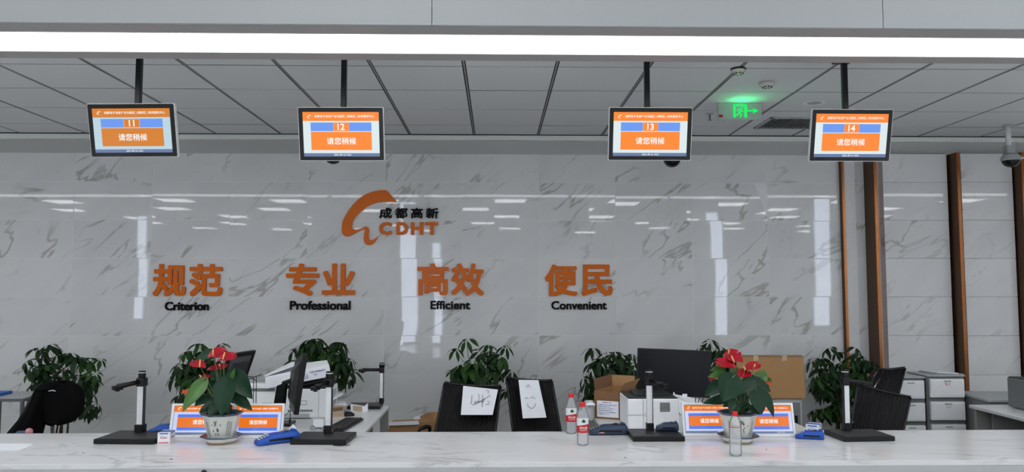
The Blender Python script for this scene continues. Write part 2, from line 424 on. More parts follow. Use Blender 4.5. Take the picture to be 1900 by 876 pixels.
# hall behind the camera: ceiling, panel lights, lit pillars (all mirrored in the wall tiles)
struct('trim_9', new().box((0, -8.45, 4.25), (34, 24.1, .1)), 'paint')
pm = new().box((0, 0, 0), (.9, .9, .02)).mesh('panel', 'panel'); pf = new()
for a, b in (((0, .465), (.96, .03)), ((0, -.465), (.96, .03)), ((.465, 0), (.03, .9)), ((-.465, 0), (.03, .9))): pf.box((a[0], a[1], 0), (b[0], b[1], .025))
pfm = pf.mesh('frame', 'trim')
for r_, y in enumerate((2.0, -1.4, -4.8, -8.2, -10.6, -13.2, -16.2, -19.0)):
    for c_ in range(-4, 5):
        x = c_*3.3+(r_ % 2)*1.1-.6
        t = thing('panel_light', 'square white ceiling panel light of the hall, mirrored in the wall tiles', 'light', (x, y, 4.187), 0, 'square panel lights of the hall')
        for me in (pm, pfm):
            o = bpy.data.objects.new('diffuser' if me is pm else 'frame', me); COL.objects.link(o); o.parent = t
D = 2*WY
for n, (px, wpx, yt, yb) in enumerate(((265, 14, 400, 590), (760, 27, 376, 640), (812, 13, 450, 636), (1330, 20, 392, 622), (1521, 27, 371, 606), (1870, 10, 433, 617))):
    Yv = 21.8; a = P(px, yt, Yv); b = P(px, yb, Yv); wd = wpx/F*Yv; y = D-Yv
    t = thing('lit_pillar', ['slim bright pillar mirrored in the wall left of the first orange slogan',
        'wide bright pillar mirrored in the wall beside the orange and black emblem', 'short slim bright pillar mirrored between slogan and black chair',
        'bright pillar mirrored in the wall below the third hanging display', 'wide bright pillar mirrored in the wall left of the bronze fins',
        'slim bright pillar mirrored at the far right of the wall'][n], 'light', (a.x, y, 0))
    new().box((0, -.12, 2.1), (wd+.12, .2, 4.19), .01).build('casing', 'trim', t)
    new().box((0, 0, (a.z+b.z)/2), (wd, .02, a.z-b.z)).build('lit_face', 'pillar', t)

# ------------------------------------------------------------------ counter
KZ = .76
ky0 = onz(950, 858, KZ).y; ky1 = onz(950, 801, KZ).y
ct = thing('service_counter', 'long polished white marble service counter across the foreground', 'counter', (0, (ky0+ky1)/2, 0))
hw = (ky1-ky0)/2
new().box((0, 0, KZ-.0125), (16, ky1-ky0, .025), .002, seg=2).build('worktop', 'counter', ct)
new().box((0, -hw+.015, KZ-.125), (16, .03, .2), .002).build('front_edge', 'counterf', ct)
new().box((0, .03, .28), (15.9, ky1-ky0-.16, .56)).build('body', 'deskside', ct)
yC = ky0-.012

def put(px, py, z=KZ): return onz(px, py, z)

# ------------------------------------------------------------------ wall slogans
def W2(px, py, dy=0): return P(px, py, WY-.012-dy)
def wallfn(u, v, w): return Vector((u, WY-.014-w, v))
def slogan(label, word, boxes, eng, ebox):
    c = W2(boxes[0][0], boxes[0][3]); t = thing('wall_slogan', label, 'sign', (c.x, WY-.012, c.z), 0, None)
    for ch, (x0, y0, x1, y1) in zip(word, boxes):
        a = W2(x0, y1); b = W2(x1, y0); m = new(); put_text(m, ch, wallfn, (a.x, a.z, b.x, b.z), .02, 0, .029, True, .02)
        m.build('character', 'orange', t, True)
    a = W2(ebox[0], ebox[3]); b = W2(ebox[2], ebox[1]); vs, fs, bb = text_tris(eng, .028)
    # letters one by one so that each is a part
    tot = bb[1]-bb[0]; sx = (b.x-a.x)/tot; sz = (b.z-a.z)/(bb[3]-bb[2])
    pos = 0
    par = new(); put_text(par, eng, wallfn, (a.x, a.z, b.x, b.z), .016, 0, .028, True, .015)
    # split by connected columns
    split_letters(par, 'letter', 'blkac', t)
def split_letters(mb, name, mat, parent):
    # group faces by x-overlap of their loose columns
    ints = sorted((min(mb.v[i].x for i in f), max(mb.v[i].x for i in f), k) for k, f in enumerate(mb.f))
    groups = []; cur = []; mx = None
    for a, b, k in ints:
        if mx is None or a <= mx+.0008: cur.append(k); mx = b if mx is None else max(mx, b)
        else: groups.append(cur); cur = [k]; mx = b
    groups.append(cur)
    for g in groups:
        m = new()
        for k in g: m.add([mb.v[i] for i in mb.f[k]], [tuple(range(len(mb.f[k])))], 0)
        m.build(name, mat, parent, True)
slogan('orange slogan of two characters with Criterion below, leftmost on the wall', '规范', [(284.5, 490, 347, 550), (352, 490, 415, 550)], 'Criterion', (307, 560, 388.5, 576))
slogan('orange slogan of two characters with Professional below on the wall', '专业', [(531, 489, 593, 549), (598, 489, 660, 547)], 'Professional', (538.5, 558, 651, 575))
slogan('orange slogan of two characters with Efficient below, under the emblem', '高效', [(774, 489, 833, 548), (837, 489, 898, 549)], 'Efficient', (799, 558, 872.5, 574))
slogan('orange slogan of two characters with Convenient below, rightmost on the wall', '便民', [(1011, 491, 1071, 549.5), (1079, 491, 1136, 549)], 'Convenient', (1023, 558.5, 1125.5, 574.5))
c = W2(700, 455); lg = thing('wall_emblem', 'orange swoosh emblem with black characters and orange CDHT letters', 'sign', (c.x, WY-.012, c.z))
sw = [(770, 88), (700, 92), (620, 108), (555, 132), (500, 162), (450, 198), (400, 243), (362, 287), (330, 333), (297, 380), (270, 425), (252, 465), (240, 510), (235, 560), (237, 605), (250, 640), (268, 660), (295, 668), (340, 661), (400, 628), (450, 600), (490, 583), (512, 576), (524, 590), (516, 640), (508, 690), (512, 728), (530, 760), (560, 776), (600, 773), (635, 752), (665, 712), (688, 662), (640, 702), (610, 715), (585, 712), (572, 690), (570, 650), (576, 605), (570, 570), (552, 547), (528, 542), (505, 555), (470, 572), (425, 582), (388, 580), (366, 562), (361, 530), (365, 495), (380, 460), (410, 418), (440, 385), (475, 352), (520, 318), (560, 292), (605, 268), (650, 252), (700, 241), (750, 236), (830, 233), (925, 236), (890, 198), (850, 155), (815, 112), (795, 95)]
pts = []
for x, y in sw:
    q = W2(600+.1484*x, 340+.1484*y); pts.append((q.x, q.z))
new().prism(pts, wallfn, 0, .02).build('swoosh', 'orange', lg, True)
for ch, (x0, x1) in zip('成都高新', ((704, 727.5), (733, 756.5), (762.5, 785), (790.5, 814))):
    a = W2(x0, 405.5); b = W2(x1, 386); m = new(); put_text(m, ch, wallfn, (a.x, a.z, b.x, b.z), .018, 0, .024, True, .016); m.build('character', 'blkac', lg, True)
for ch, (x0, x1) in zip('CDHT', ((704, 727.5), (735.5, 757.5), (762.5, 786), (789.5, 813.5))):
    a = W2(x0, 436); b = W2(x1, 412.5); m = new(); put_text(m, ch, wallfn, (a.x, a.z, b.x, b.z), .018, 0, .05, True, .016); m.build('letter', 'orange', lg, True)

# ------------------------------------------------------------------ screens
HEAD = '成都电子信息产业功能区 | 高新区 | 政务服务中心'
def small_logo(m, fn, u0, v0, s, w, mi):
    xs = [p[0] for p in sw]; ys = [p[1] for p in sw]
    m.prism([(u0+(x-235)/690*s, v0+(776-y)/690*s) for x, y in sw], fn, w, w+.0002, mi)
def screen_art(fn, W, H, num):
    """returns MB with art; fn(u,v,w) with u in 0..W, v in 0..H"""
    m = new()
    def rc(u0, v0, u1, v1, w, mi): m.quad(fn(u0*W, v0*H, w), fn(u1*W, v0*H, w), fn(u1*W, v1*H, w), fn(u0*W, v1*H, w), mi)
    if num:
        rc(0, 0, 1, 1, .0002, 0); rc(0, .80, 1, 1, .0005, 1); rc(0, 0, 1, .075, .0005, 3)
        rc(.1, .57, .9, .765, .0005, 2); rc(.1, .145, .9, .555, .0005, 1)
        rc(.395, .572, .605, .763, .0008, 4); rc(.405, .58, .595, .755, .0010, 1)
        put_text(m, num, fn, (.43*W, .595*H, .57*W, .74*H), .0013, 5, .02)
        put_text(m, '请您稍候', fn, (.29*W, .27*H, .71*W, .43*H), .0013, 5, .012)
        put_text(m, HEAD, fn, (.155*W, .865*H, .94*W, .935*H), .0008, 5, .01, True)
        small_logo(m, fn, .06*W, .85*H, .05*W, .0008, 5)
        put_text(m, '2021-09-16 10:21', fn, (.38*W, .018*H, .64*W, .058*H), .0008, 5, .01)
    else:
        rc(0, 0, 1, 1, .0002, 6); rc(0, .79, 1, 1, .0005, 1); rc(0, 0, 1, .06, .0005, 3)
        rc(.07, .13, .93, .70, .0005, 7); rc(.07, .24, .93, .60, .0008, 1)
        put_text(m, '请您稍候', fn, (.3*W, .34*H, .7*W, .51*H), .0012, 5, .012)
        put_text(m, HEAD, fn, (.16*W, .86*H, .93*W, .935*H), .0008, 5, .01, True)
        small_logo(m, fn, .06*W, .84*H, .06*W, .0008, 5)
        put_text(m, '2021-09-16 10:21', fn, (.62*W, .015*H, .86*W, .045*H), .0008, 5, .01)
    return m
SMAT = ['e_bg', 'e_or', 'e_bl', 'e_ft', 'e_pk', 'e_wh', 'e_lv', 'e_b2']
def display(num, TL, TR, BR, BL, Y, polex, yaw, label):
    tilt = math.radians(13)
    c2 = ((TL[0]+TR[0]+BR[0]+BL[0])/4, (TL[1]+TR[1]+BR[1]+BL[1])/4)
    c = P(c2[0], c2[1], Y); Wd = (math.dist(TL, TR)+math.dist(BL, BR))/2/F*Y; Hd = (math.dist(TL, BL)+math.dist(TR, BR))/2/F*Y/math.cos(tilt)*1.01
    pt = P(polex, 150, Y+.12)
    t = thing('hanging_display', label, 'display', (c.x, c.y+.12, CH), 0, 'numbered displays hung over the counter')
    q = Euler((tilt, 0, yaw)).to_matrix()   # local x right, y back, z up ; top leans towards viewer
    fn = lambda u, v, w: c+q @ Vector((u-Wd/2, -w, v-Hd/2))
    # rounded housing
    def rr(x0, z0, x1, z1, r, n=5):
        o = []
        for cx, cz, a0 in ((x1-r, z1-r, 0), (x0+r, z1-r, 90), (x0+r, z0+r, 180), (x1-r, z0+r, 270)):
            for k in range(n+1): a = math.radians(a0+90*k/n); o.append((cx+r*math.cos(a), cz+r*math.sin(a)))
        return o
    new().prism(rr(0, 0, Wd, Hd, .010), fn, -.028, -.002).build('silver_case', 'silver', t, True)
    new().prism(rr(.003, .003, Wd-.003, Hd-.003, .008), fn, -.002, .0).build('glass_front', 'gloss', t, True)
    bx, bt, bb = .0265*Wd/.515+.002, .028, .026
    f2 = lambda u, v, w: fn(u+bx, v+bb, w)
    screen_art(f2, Wd-2*bx, Hd-bt-bb, num).build('screen', SMAT if num != '11' else ['e_bg_dim', 'e_or_dim']+SMAT[2:], t, True)
    # bracket and pole
    top = fn(Wd/2, Hd/2, -.03)
    m = new().box(fn(Wd/2, Hd*.5, -.045), (.16, .03, .16), .004, rot=(tilt, 0, yaw)); m.build('bracket', 'blackm', t, True)
    pz0 = c.z-.02
    new().box((pt.x, c.y+.085, (pz0+CH)/2), (.033, .033, CH-pz0), .004).box((pt.x, c.y+.06, pz0+.02), (.05, .07, .05), .004).build('pole', 'blackm', t, True)
    new().box((pt.x, c.y+.085, CH-.006), (.11, .11, .012), .003).build('ceiling_plate', 'blackm', t, True)
    return t
display('11', (159, 192), (325, 197), (330, 290), (168, 289), 4.42, 263, -.05, 'black hanging display reading 11, leftmost above the counter')
display('12', (553, 199), (713, 203), (713, 298), (554, 296), 4.53, 640.5, -.02, 'black hanging display reading 12, second from the left')
display('13', (1129, 201), (1287, 201), (1283, 297), (1127, 296), 4.56, 1198, .0, 'black hanging display reading 13, third from the left')
display('14', (1506, 203.5), (1661, 205), (1652, 299), (1498, 298), 4.62, 1562, .0, 'black hanging display reading 14, rightmost above the counter')

def tablet(TLx, TRx, BRx, BLx, yt, yb, label):
    zc = KZ; bl = onz(BLx, yb, zc); br = onz(BRx, yb, zc); Y0 = (bl.y+br.y)/2
    bl = Vector((bl.x, Y0, KZ)); br = Vector((br.x, Y0, KZ)); Wd = br.x-bl.x
    # lean back so that the top edge meets yt
    k = .22; 
    for _ in range(30):
        d = ray((TLx+TRx)/2, yt); H = .215; 
        tz = KZ+H*math.cos(k); ty = Y0+H*math.sin(k); z_at = CZ+d.z/d.y*ty
        H *= (z_at-KZ)/(tz-KZ); break
    t = thing('desk_display', label, 'display', ((bl.x+br.x)/2, Y0+.03, KZ), 0, 'white desk displays on the counter')
    e1 = Vector((1, 0, 0)); e2 = Vector((0, math.sin(k), math.cos(k))); en = Vector((0, -math.cos(k), math.sin(k)))
    fn = lambda u, v, w: bl+e1*u+e2*v+en*w
    c8 = [fn(0, H, 0), fn(Wd, H, 0), fn(Wd, 0, 0), fn(0, 0, 0), fn(0, H, -.02), fn(Wd, H, -.02), fn(Wd, .004, -.02), fn(0, .004, -.02)]
    new().hexa(c8, .004, seg=2).build('case', 'wht', t, True)
    bx, bb, bt = Wd*.052, H*.115, H*.075
    new().hexa([fn(bx-.002, H-bt+.002, .001), fn(Wd-bx+.002, H-bt+.002, .001), fn(Wd-bx+.002, bb-.002, .001), fn(bx-.002, bb-.002, .001), fn(bx-.002, H-bt+.002, -.001), fn(Wd-bx+.002, H-bt+.002, -.001), fn(Wd-bx+.002, bb-.002, -.001), fn(bx-.002, bb-.002, -.001)]).build('glass', 'scr', t, True)
    screen_art(lambda u, v, w: fn(u+bx, v+bb, w+.001), Wd-2*bx, H-bb-bt, None).build('screen', [SMAT[0], 'e_o2']+SMAT[2:], t, True)
    m = new(); m.hexa([fn(Wd*.4, H*.6, -.02), fn(Wd*.6, H*.6, -.02), fn(Wd*.6, H*.5, -.02), fn(Wd*.4, H*.5, -.02)]+[Vector((bl.x+Wd*f, Y0+.16, KZ+z)) for f, z in ((.4, .006), (.6, .006), (.6, 0), (.4, 0))]); m.build('kickstand', 'wht2', t, True)
    return t
tablet(320.5, 439, 433, 312, 748.5, 813, 'white desk display partly behind the left flowerpot, on its left')
tablet(436, 528, 523, 430, 748.5, 814, 'white desk display on the counter right of the left flowerpot')
tablet(1260, 1362, 1369, 1268, 747, 810, 'white desk display on the counter left of the right flowerpot')
tablet(1374, 1468, 1478, 1380, 747.5, 811, 'white desk display on the counter right of the right flowerpot')

# ------------------------------------------------------------------ document scanners
def scanner(px, py, wpx, yaw, colpx, arm, label, z=KZ, armtilt=0, hand=None, flip=1, LL=.135, hz=1.0):
    c = onz(px, py, z); wd = wpx/F*c.y; dp = wd*.8
    t = thing('document_scanner', label, 'scanner', (c.x, c.y+dp/2, z), yaw, 'document scanners')
    new().box((0, 0, .0145), (wd, dp, .027), .004, seg=2).build('base', 'black', t)
    new().box((0, -.005, .0285), (wd-.02, dp-.03, .001)).build('scan_mat', 'dgry', t)
    ytc = c.y+dp*.83; cx = P(colpx, 780, ytc).x
    loc = (Matrix.Translation(t.location) @ t.rotation_euler.to_matrix().to_4x4()).inverted() @ Vector((cx, ytc, z+.028))
    x, y = loc.x, loc.y
    k = wd/.33
    new().box((x, y, .05), (.048*k, .05*k, .045), .003).build('column_foot', 'black', t)
    new().box((x, y, .07+.11), (.040*k, .026*k, .235), .004, seg=2).build('column', 'silver', t)
    new().box((x+.0185*k*flip, y-.003, .07+.11), (.004, .027*k, .23)).build('column_groove', 'dgry', t)
    new().box((x, y, .315), (.05*k, .045*k, .05), .006, seg=2).build('arm_joint', 'black', t)
    m = new(); m.lathe([(.019, 0), (.021, .004), (.021, .036), (.017, .042), (0, .042)], 20, (x, y, .338)); m.lathe([(.0215, .030), (.0215, .034)], 20, (x, y, .338), 1, cap=False)
    m.build('height_knob', ['black', 'silver'], t)
    dx, dy, L = math.cos(arm), math.sin(arm), LL*k
    m = new(); m.tube([(x, y, .318), (x+dx*L*.5, y+dy*L*.5, .318+armtilt*L*.5), (x+dx*L, y+dy*L, .318+armtilt*L)], [.016, .014, .017], 8)
    m.build('arm', 'black', t)
    new().box((x+dx*L, y+dy*L, .312+armtilt*L), (.055, .036, .026), .006, rot=(0, 0, arm), seg=2).lathe([(.012, 0), (.012, .008)], 14, (x+dx*L, y+dy*L, .292+armtilt*L)).build('camera_head', 'black', t)
    t.scale = (1, 1, hz)
    return t
scanner(231, 825, 111, -.06, 261, PI*1.30, 'black scanner with silver column, leftmost, beside the small white box', armtilt=-.12, flip=1)
scanner(592, 826, 103, -.05, 610, PI*1.38, 'black scanner with silver column right of the blue card reader, left half', armtilt=-.1)
scanner(1223, 820, 96, .0, 1205.5, -1.05, 'black scanner on the counter in front of the white printer', armtilt=-.1)
scanner(1612, 820, 98, .06, 1570.5, -.25, 'black scanner at the right end in front of the black chairs', armtilt=-.1, flip=-1)
scanner(674, 760, 60, .02, 707.5, PI, 'smaller scanner at the far edge of the left desk', z=.75, LL=.2, hz=.84)

# ------------------------------------------------------------------ anthuriums
def heart(m, B, T, wd, nrm, droop=.15, lobe=.16, mi=0, cup=.18):
    ax = T-B; L = ax.length; ax.normalize(); sd = ax.cross(nrm).normalized(); n2 = sd.cross(ax).normalized()
    rows = [0, .06, .14, .25, .38, .52, .66, .8, .9, .97, 1]
    prof = lambda t: (min(1, math.sqrt(t/.22)) if t < .22 else 1)*(1-((t-.22)/.78)**1.9 if t > .22 else 1)
    cols = [-1, -.66, -.33, 0, .33, .66, 1]
    vs = []
    for t in rows:
        w_ = max(.12 if t < .5 else .0, prof(t))*wd/2
        for c_ in cols:
            back = -lobe*L*(1-t)**3*abs(c_)**1.2
            z = -droop*L*(t**2)+cup*wd*(abs(c_)**1.3)*.6*(1 if t < .9 else .3)
            vs.append(B+ax*(t*L+back)+sd*(c_*w_)+n2*z)
    n = len(cols); fs = [(j*n+i, j*n+i+1, (j+1)*n+i+1, (j+1)*n+i) for j in range(len(rows)-1) for i in range(n-1)]
    m.add(vs, fs, mi, True)
def anthurium(potx, potb, label, conv, leaves, spathes, stempts):
    b = onz(potx, potb, KZ); Y = b.y+.115
    t = thing('anthurium_plant', label, 'plant', (b.x, Y, KZ), 0, None)
    pot = thing('flower_pot', label.replace('anthurium with', 'ceramic pot of the anthurium with') if 0 else '', 'plant'); bpy.data.objects.remove(pot)
    n = 8
    pr = [(.062, .018), (.070, .020), (.082, .07), (.098, .135), (.103, .155)]
    rot0 = PI/8
    def L8(prof, mi=0, m=None, cap=False):
        vs = []; fs = []
        for r, z in prof:
            for k in range(n): a = 2*PI*k/n+rot0; vs.append((r*math.cos(a), r*math.sin(a), z))
        for i in range(len(prof)-1):
            for k in range(n): k2 = (k+1) % n; fs.append((i*n+k, i*n+k2, (i+1)*n+k2, (i+1)*n+k))
        m.add(vs, fs, mi)
        if cap: m.add(vs[:n], [tuple(range(n))[::-1]], mi)
    m = new(); L8(pr, 0, m, True); L8([(.103, .155), (.114, .160), (.116, .167), (.108, .167), (.098, .150), (.096, .13)], 1, m)
    p = m.build('pot', ['china', 'rim'], t)
    m = new(); L8([(.075, 0), (.082, .012)], 2, m, True); L8([(.082, .008), (.100, .018), (.112, .034)], 0, m); L8([(.112, .034), (.116, .038), (.113, .043), (.092, .030), (.06, .028), (.0, .028)], 1, m)
    m.build('saucer', ['china', 'rim', 'clay'], t)
    new().lathe([(.001, .14), (.094, .142)], 8, cap=False).build('soil', 'soil', t)
    # painted brush marks on three faces
    m = new()
    for k, (a, kind) in enumerate(((-PI/2, 0), (-PI/2-PI/4, 1), (-PI/2+PI/4, 1))):
        ap = math.cos(PI/8)
        def fn(u, v, w, a=a):
            r = (.070+(v-.02)*(.033/.135))*ap+w
            return Vector((r*math.cos(a)-u*math.sin(a), r*math.sin(a)+u*math.cos(a), v))
        if kind:
            for c_ in range(3):
                for q in range(9):
                    u = -.012+.011*c_; v = .128-q*.009-c_*.004
                    m.quad(fn(u, v, .0012), fn(u+.006, v+.001, .0012), fn(u+.006, v-.003, .0012), fn(u, v-.004, .0012), 0)
        else:
            for q in range(16):
                u = R.gauss(0, .012); v = R.uniform(.045, .125); a_ = R.uniform(-1, 1)
                m.quad(fn(u, v, .0012), fn(u+.004, v+.002, .0012), fn(u+.004+a_*.004, v+.014, .0012), fn(u+.001+a_*.004, v+.013, .0012), 0)
    m.build('painted_marks', 'dgry', p)
    o0 = Vector((b.x, Y, KZ+.15)); s = .1712
    def W(x, y, dy): return P(conv+s*x, 630+s*y, Y+dy)
    for (bx, by, tx, ty, wd, dyb, dyt, li) in leaves:
        B = W(bx, by, dyb); T = W(tx, ty, dyt); wm = wd*s/F*Y
        nr = Vector((R.uniform(-.25, .25), -1, .55))
        m = new(); heart(m, B, T, wm*1.08, nr, .12)
        lf = m.build('leaf', 'leafl' if li else 'leafa', t, True)
        mid = (B+o0)/2+Vector((0, 0, .01))
        new().tube([o0+Vector((R.uniform(-.03, .03), R.uniform(-.02, .02), -.01)), mid, B], [.003, .0026, .0022], 6).build('leaf_stalk', 'stem', lf, False)
        ls = lf.children[0].data
        for v in ls.vertices: v.co -= Vector(t.location)
    for (cx, cy, wd, hh, sp, dy, mat) in spathes:
        c = W(cx, cy, dy); wm = wd*s/F*Y; hm = hh*s/F*Y
        sx = R.choice((-1, 1))
        B = c+Vector((-wm*.4*sx, .02, hm*.1)); T = c+Vector((wm*.5*sx, -.03, -hm*.25))
        m = new(); heart(m, B, T, hm*1.55, Vector((.1, -.55, .85)), .08, .25, 0, .12)
        fl = m.build('flower', mat, t, True)
        A = B
        if sp:
            a = W(sp[0], sp[1], dy-.035); e = W(sp[2], sp[3], dy-.04); A = a
            m = new().tube([a, (a+e)/2, e], [.0045, .0042, .0028], 8); k = m.build('spadix', 'spadix', fl)
            for v in k.data.vertices: v.co -= Vector(t.location)
        k = new().tube([o0+Vector((R.uniform(-.02, .02), 0, -.01)), (o0*.45+A*.55)+Vector((R.uniform(-.01, .01), .01, 0)), A+Vector((0, .015, 0))], [.0025, .0023, .002], 6).build('flower_stalk', 'stem', fl)
        for v in k.data.vertices: v.co -= Vector(t.location)
    return t
anthurium(397, 829, 'potted anthurium with red flowers on the counter, left half', 330, [
    (285, 460, 35, 770, 170, -.05, -.14, 1), (530, 450, 455, 830, 230, -.08, -.13, 0), (600, 370, 800, 640, 200, .0, -.05, 0),
    (600, 590, 805, 765, 130, .02, .0, 0), (570, 400, 320, 365, 130, .04, .06, 0), (290, 480, 150, 420, 130, .03, .0, 0),
    (380, 140, 185, 215, 110, .06, .03, 0), (585, 420, 612, 318, 50, -.02, -.03, 1), (330, 630, 175, 715, 100, .0, -.05, 0),
    (410, 690, 225, 790, 120, -.02, -.08, 0), (440, 700, 330, 835, 130, -.06, -.12, 0), (520, 730, 570, 815, 110, -.02, -.06, 0),
    (400, 600, 340, 750, 130, .0, -.03, 0), (420, 470, 310, 570, 120, .05, .03, 0), (470, 600, 520, 760, 150, .03, .02, 0),
    (700, 480, 790, 510, 60, .05, .06, 0), (260, 560, 190, 660, 110, .06, .05, 0)],
    [(235, 270, 175, 85, (235, 302, 242, 217), -.04, 'spathe'), (420, 150, 150, 130, (380, 176, 381, 106), .0, 'spathe'), (525, 190, 145, 100, (487, 216, 508, 140), -.05, 'spathe'),
     (415, 300, 175, 70, (450, 287, 455, 262), .03, 'spathe'), (275, 410, 80, 60, (250, 405, 235, 385), -.02, 'spathe'), (110, 570, 80, 75, None, .1, 'spathe2')], None)
anthurium(1382, 828, 'potted anthurium with red flowers on the counter, right half', 1300, [
    (250, 320, 105, 330, 90, .0, -.02, 1), (245, 370, 80, 400, 90, -.02, -.04, 1), (380, 310, 335, 400, 90, .03, .0, 1),
    (345, 415, 245, 668, 270, -.09, -.14, 0), (210, 480, 40, 610, 140, .0, .0, 0), (300, 640, 28, 682, 110, .02, .0, 0),
    (555, 450, 415, 590, 150, -.04, -.08, 0), (605, 550, 662, 815, 185, -.05, -.1, 0), (560, 450, 772, 562, 140, .0, -.02, 0),
    (640, 440, 690, 330, 140, .03, .04, 1), (685, 580, 806, 842, 100, -.02, -.06, 0), (430, 590, 430, 770, 170, .0, -.03, 0),
    (360, 670, 245, 725, 90, -.02, -.05, 0), (380, 700, 315, 805, 130, -.06, -.1, 0), (550, 710, 640, 810, 120, -.03, -.08, 0),
    (470, 690, 480, 810, 130, .02, .0, 0), (720, 420, 735, 520, 80, .06, .07, 1), (590, 430, 480, 450, 100, .05, .06, 0)],
    [(325, 160, 190, 105, (303, 152, 309, 106), .03, 'spathe'), (285, 262, 175, 125, None, -.05, 'spathe'), (385, 205, 120, 120, (364, 250, 334, 175), -.02, 'spathe'),
     (545, 288, 190, 85, (585, 297, 588, 266), .0, 'spathe'), (450, 370, 150, 95, (486, 330, 466, 290), -.03, 'spathe'), (160, 445, 90, 50, None, .05, 'spathe'), (720, 470, 40, 60, None, .04, 'spathe2')], None)

# ------------------------------------------------------------------ umbrella plants
def leaflet_mesh(seed):
    r = random.Random(seed); m = new(); n = r.choice((6, 7, 7, 8))
    for k in range(n):
        a = 2*PI*k/n+r.uniform(-.2, .2); L = r.uniform(.085, .125); wd = L*r.uniform(.34, .42); dr = r.uniform(.5, 1.1)
        d = Vector((math.cos(a), math.sin(a), 0)); s_ = Vector((-d.y, d.x, 0)); vs = []
        for t, ww in ((0, .03), (.16, .06), (.3, .5), (.5, .95), (.7, 1), (.88, .6), (1, .03)):
            rr = L*(t*.9+.1); z = -dr*L*(t**1.6)+.01
            c_ = d*rr*math.cos(dr*t*.45)+Vector((0, 0, z))
            vs += [c_-s_*wd*ww/2+Vector((0, 0, .006*ww)), c_, c_+s_*wd*ww/2+Vector((0, 0, .006*ww))]
        fs = []
        for j in range(6): fs += [(3*j, 3*j+1, 3*j+4, 3*j+3), (3*j+1, 3*j+2, 3*j+5, 3*j+4)]
        m.add(vs, fs, 0, True)
    return m
LM = [leaflet_mesh(k).mesh('leaf', 'leafs' if k % 3 else 'leafs2') for k in range(9)]
def umbrella_plant(label, ell, sprigs, Y, n, seed, potx, near=-.2):
    r = random.Random(seed); b = P(potx, 800, Y); t = thing('umbrella_plant', label, 'plant', (b.x, Y, 0), 0, 'umbrella plants along the back wall')
    new().lathe([(.11, 0), (.13, .02), (.155, .26), (.165, .27), (.165, .3), (.15, .3), (.14, .25)], 24).build('pot', 'china', t)
    new().lathe([(.001, .26), (.14, .262)], 20, cap=False).build('soil', 'soil', t)
    trunks = []
    for k in range(4):
        a = k*PI/2+r.uniform(0, 1); tp = P(ell[0][0]+r.uniform(-.4, .4)*ell[0][2], ell[0][1]-ell[0][3]*.3, Y)-Vector(t.location)
        pts = [Vector((.05*math.cos(a), .05*math.sin(a), .25)), Vector((tp.x*.4+.03*math.cos(a), .03*math.sin(a), .25+(tp.z-.25)*.5)), Vector((tp.x, r.uniform(-.06, .06), tp.z))]
        new().tube(pts, [.009, .007, .004], 7).build('stem', 'bark', t); trunks.append(pts)
    tot = sum(e[2]*e[3] for e in ell); hubs = []
    for e in ell:
        for k in range(max(2, int(n*e[2]*e[3]/tot))):
            a = r.uniform(0, 2*PI); q = math.sqrt(r.uniform(0.02, 1)); 
            hubs.append((e[0]+e[2]*q*math.cos(a), e[1]+e[3]*q*math.sin(a), r.uniform(near, .13), .8+.3*r.random()))
    hubs += [(x, y, 0, sc) for x, y, sc in sprigs]
    for (px, py, dy, sc) in hubs:
        p = P(px, py, Y+dy)-Vector(t.location); p.y = min(p.y, WY-.15-Y)
        cx = P(ell[0][0], ell[0][1], Y)-Vector(t.location)
        out = (p-cx); out.z = 0
        ax = (Vector((0, 0, 1))+out*r.uniform(1.0, 2.2)+Vector((r.uniform(-.35, .35), r.uniform(-.6, .1), 0))).normalized()
        o = bpy.data.objects.new('leaf', r.choice(LM)); COL.objects.link(o); o.parent = t
        o.location = p; o.rotation_mode = 'QUATERNION'; o.rotation_quaternion = ax.to_track_quat('Z', 'Y') @ Quaternion((0, 0, 1), r.uniform(0, 6.28)); o.scale = (sc,)*3
        tr = min(trunks, key=lambda T: (T[2]-p).length); f = max(.05, min(1, (p.z-.12-tr[1].z)/(tr[2].z-tr[1].z+1e-6)))
        a0 = tr[1].lerp(tr[2], f)
        k = new().tube([a0, (a0+p)/2+Vector((0, 0, -.03)), p+ax*.008], [.0028, .0024, .002], 5).build('leaf_stalk', 'stem', t)
    return t
umbrella_plant('green umbrella plant behind the black jacket, leftmost by the wall', [(118, 695, 62, 42), (75, 665, 25, 25), (80, 700, 30, 30), (160, 735, 28, 32)], [(92, 642, .9), (185, 668, .8), (52, 672, .9), (160, 762, 1.0)], 6.6, 52, 1, 112)
umbrella_plant('green umbrella plant behind the left red anthurium', [(372, 690, 40, 40), (350, 700, 25, 35)], [(372, 640, .9), (345, 655, .8), (410, 640, .7), (335, 735, 1)], 6.6, 40, 2, 375)
umbrella_plant('green umbrella plant behind the white carton on the left desk', [(597, 665, 48, 36), (625, 690, 26, 30)], [(583, 632, .9), (548, 650, .9), (537, 672, 1.0), (648, 668, .8), (648, 705, .8)], 6.6, 48, 3, 600)
umbrella_plant('green umbrella plant behind the chair with the wide paper', [(888, 685, 48, 40), (870, 700, 30, 30)], [(866, 632, .9), (845, 650, .9), (905, 642, .8), (938, 645, .8), (948, 690, 1.0), (840, 690, .8), (940, 725, .8)], 6.6, 52, 4, 890)
umbrella_plant('green umbrella plant behind the open cardboard box', [(1140, 690, 45, 32), (1110, 705, 20, 40)], [(1098, 648, .9), (1085, 702, .8), (1140, 655, .8), (1172, 660, .8), (1095, 745, .9)], 6.6, 42, 5, 1140)
umbrella_plant('green umbrella plant between the black monitor and large carton', [(1345, 668, 28, 20)], [(1318, 635, .9), (1300, 645, .8), (1335, 648, .9), (1360, 655, .9)], 6.6, 14, 6, 1345)
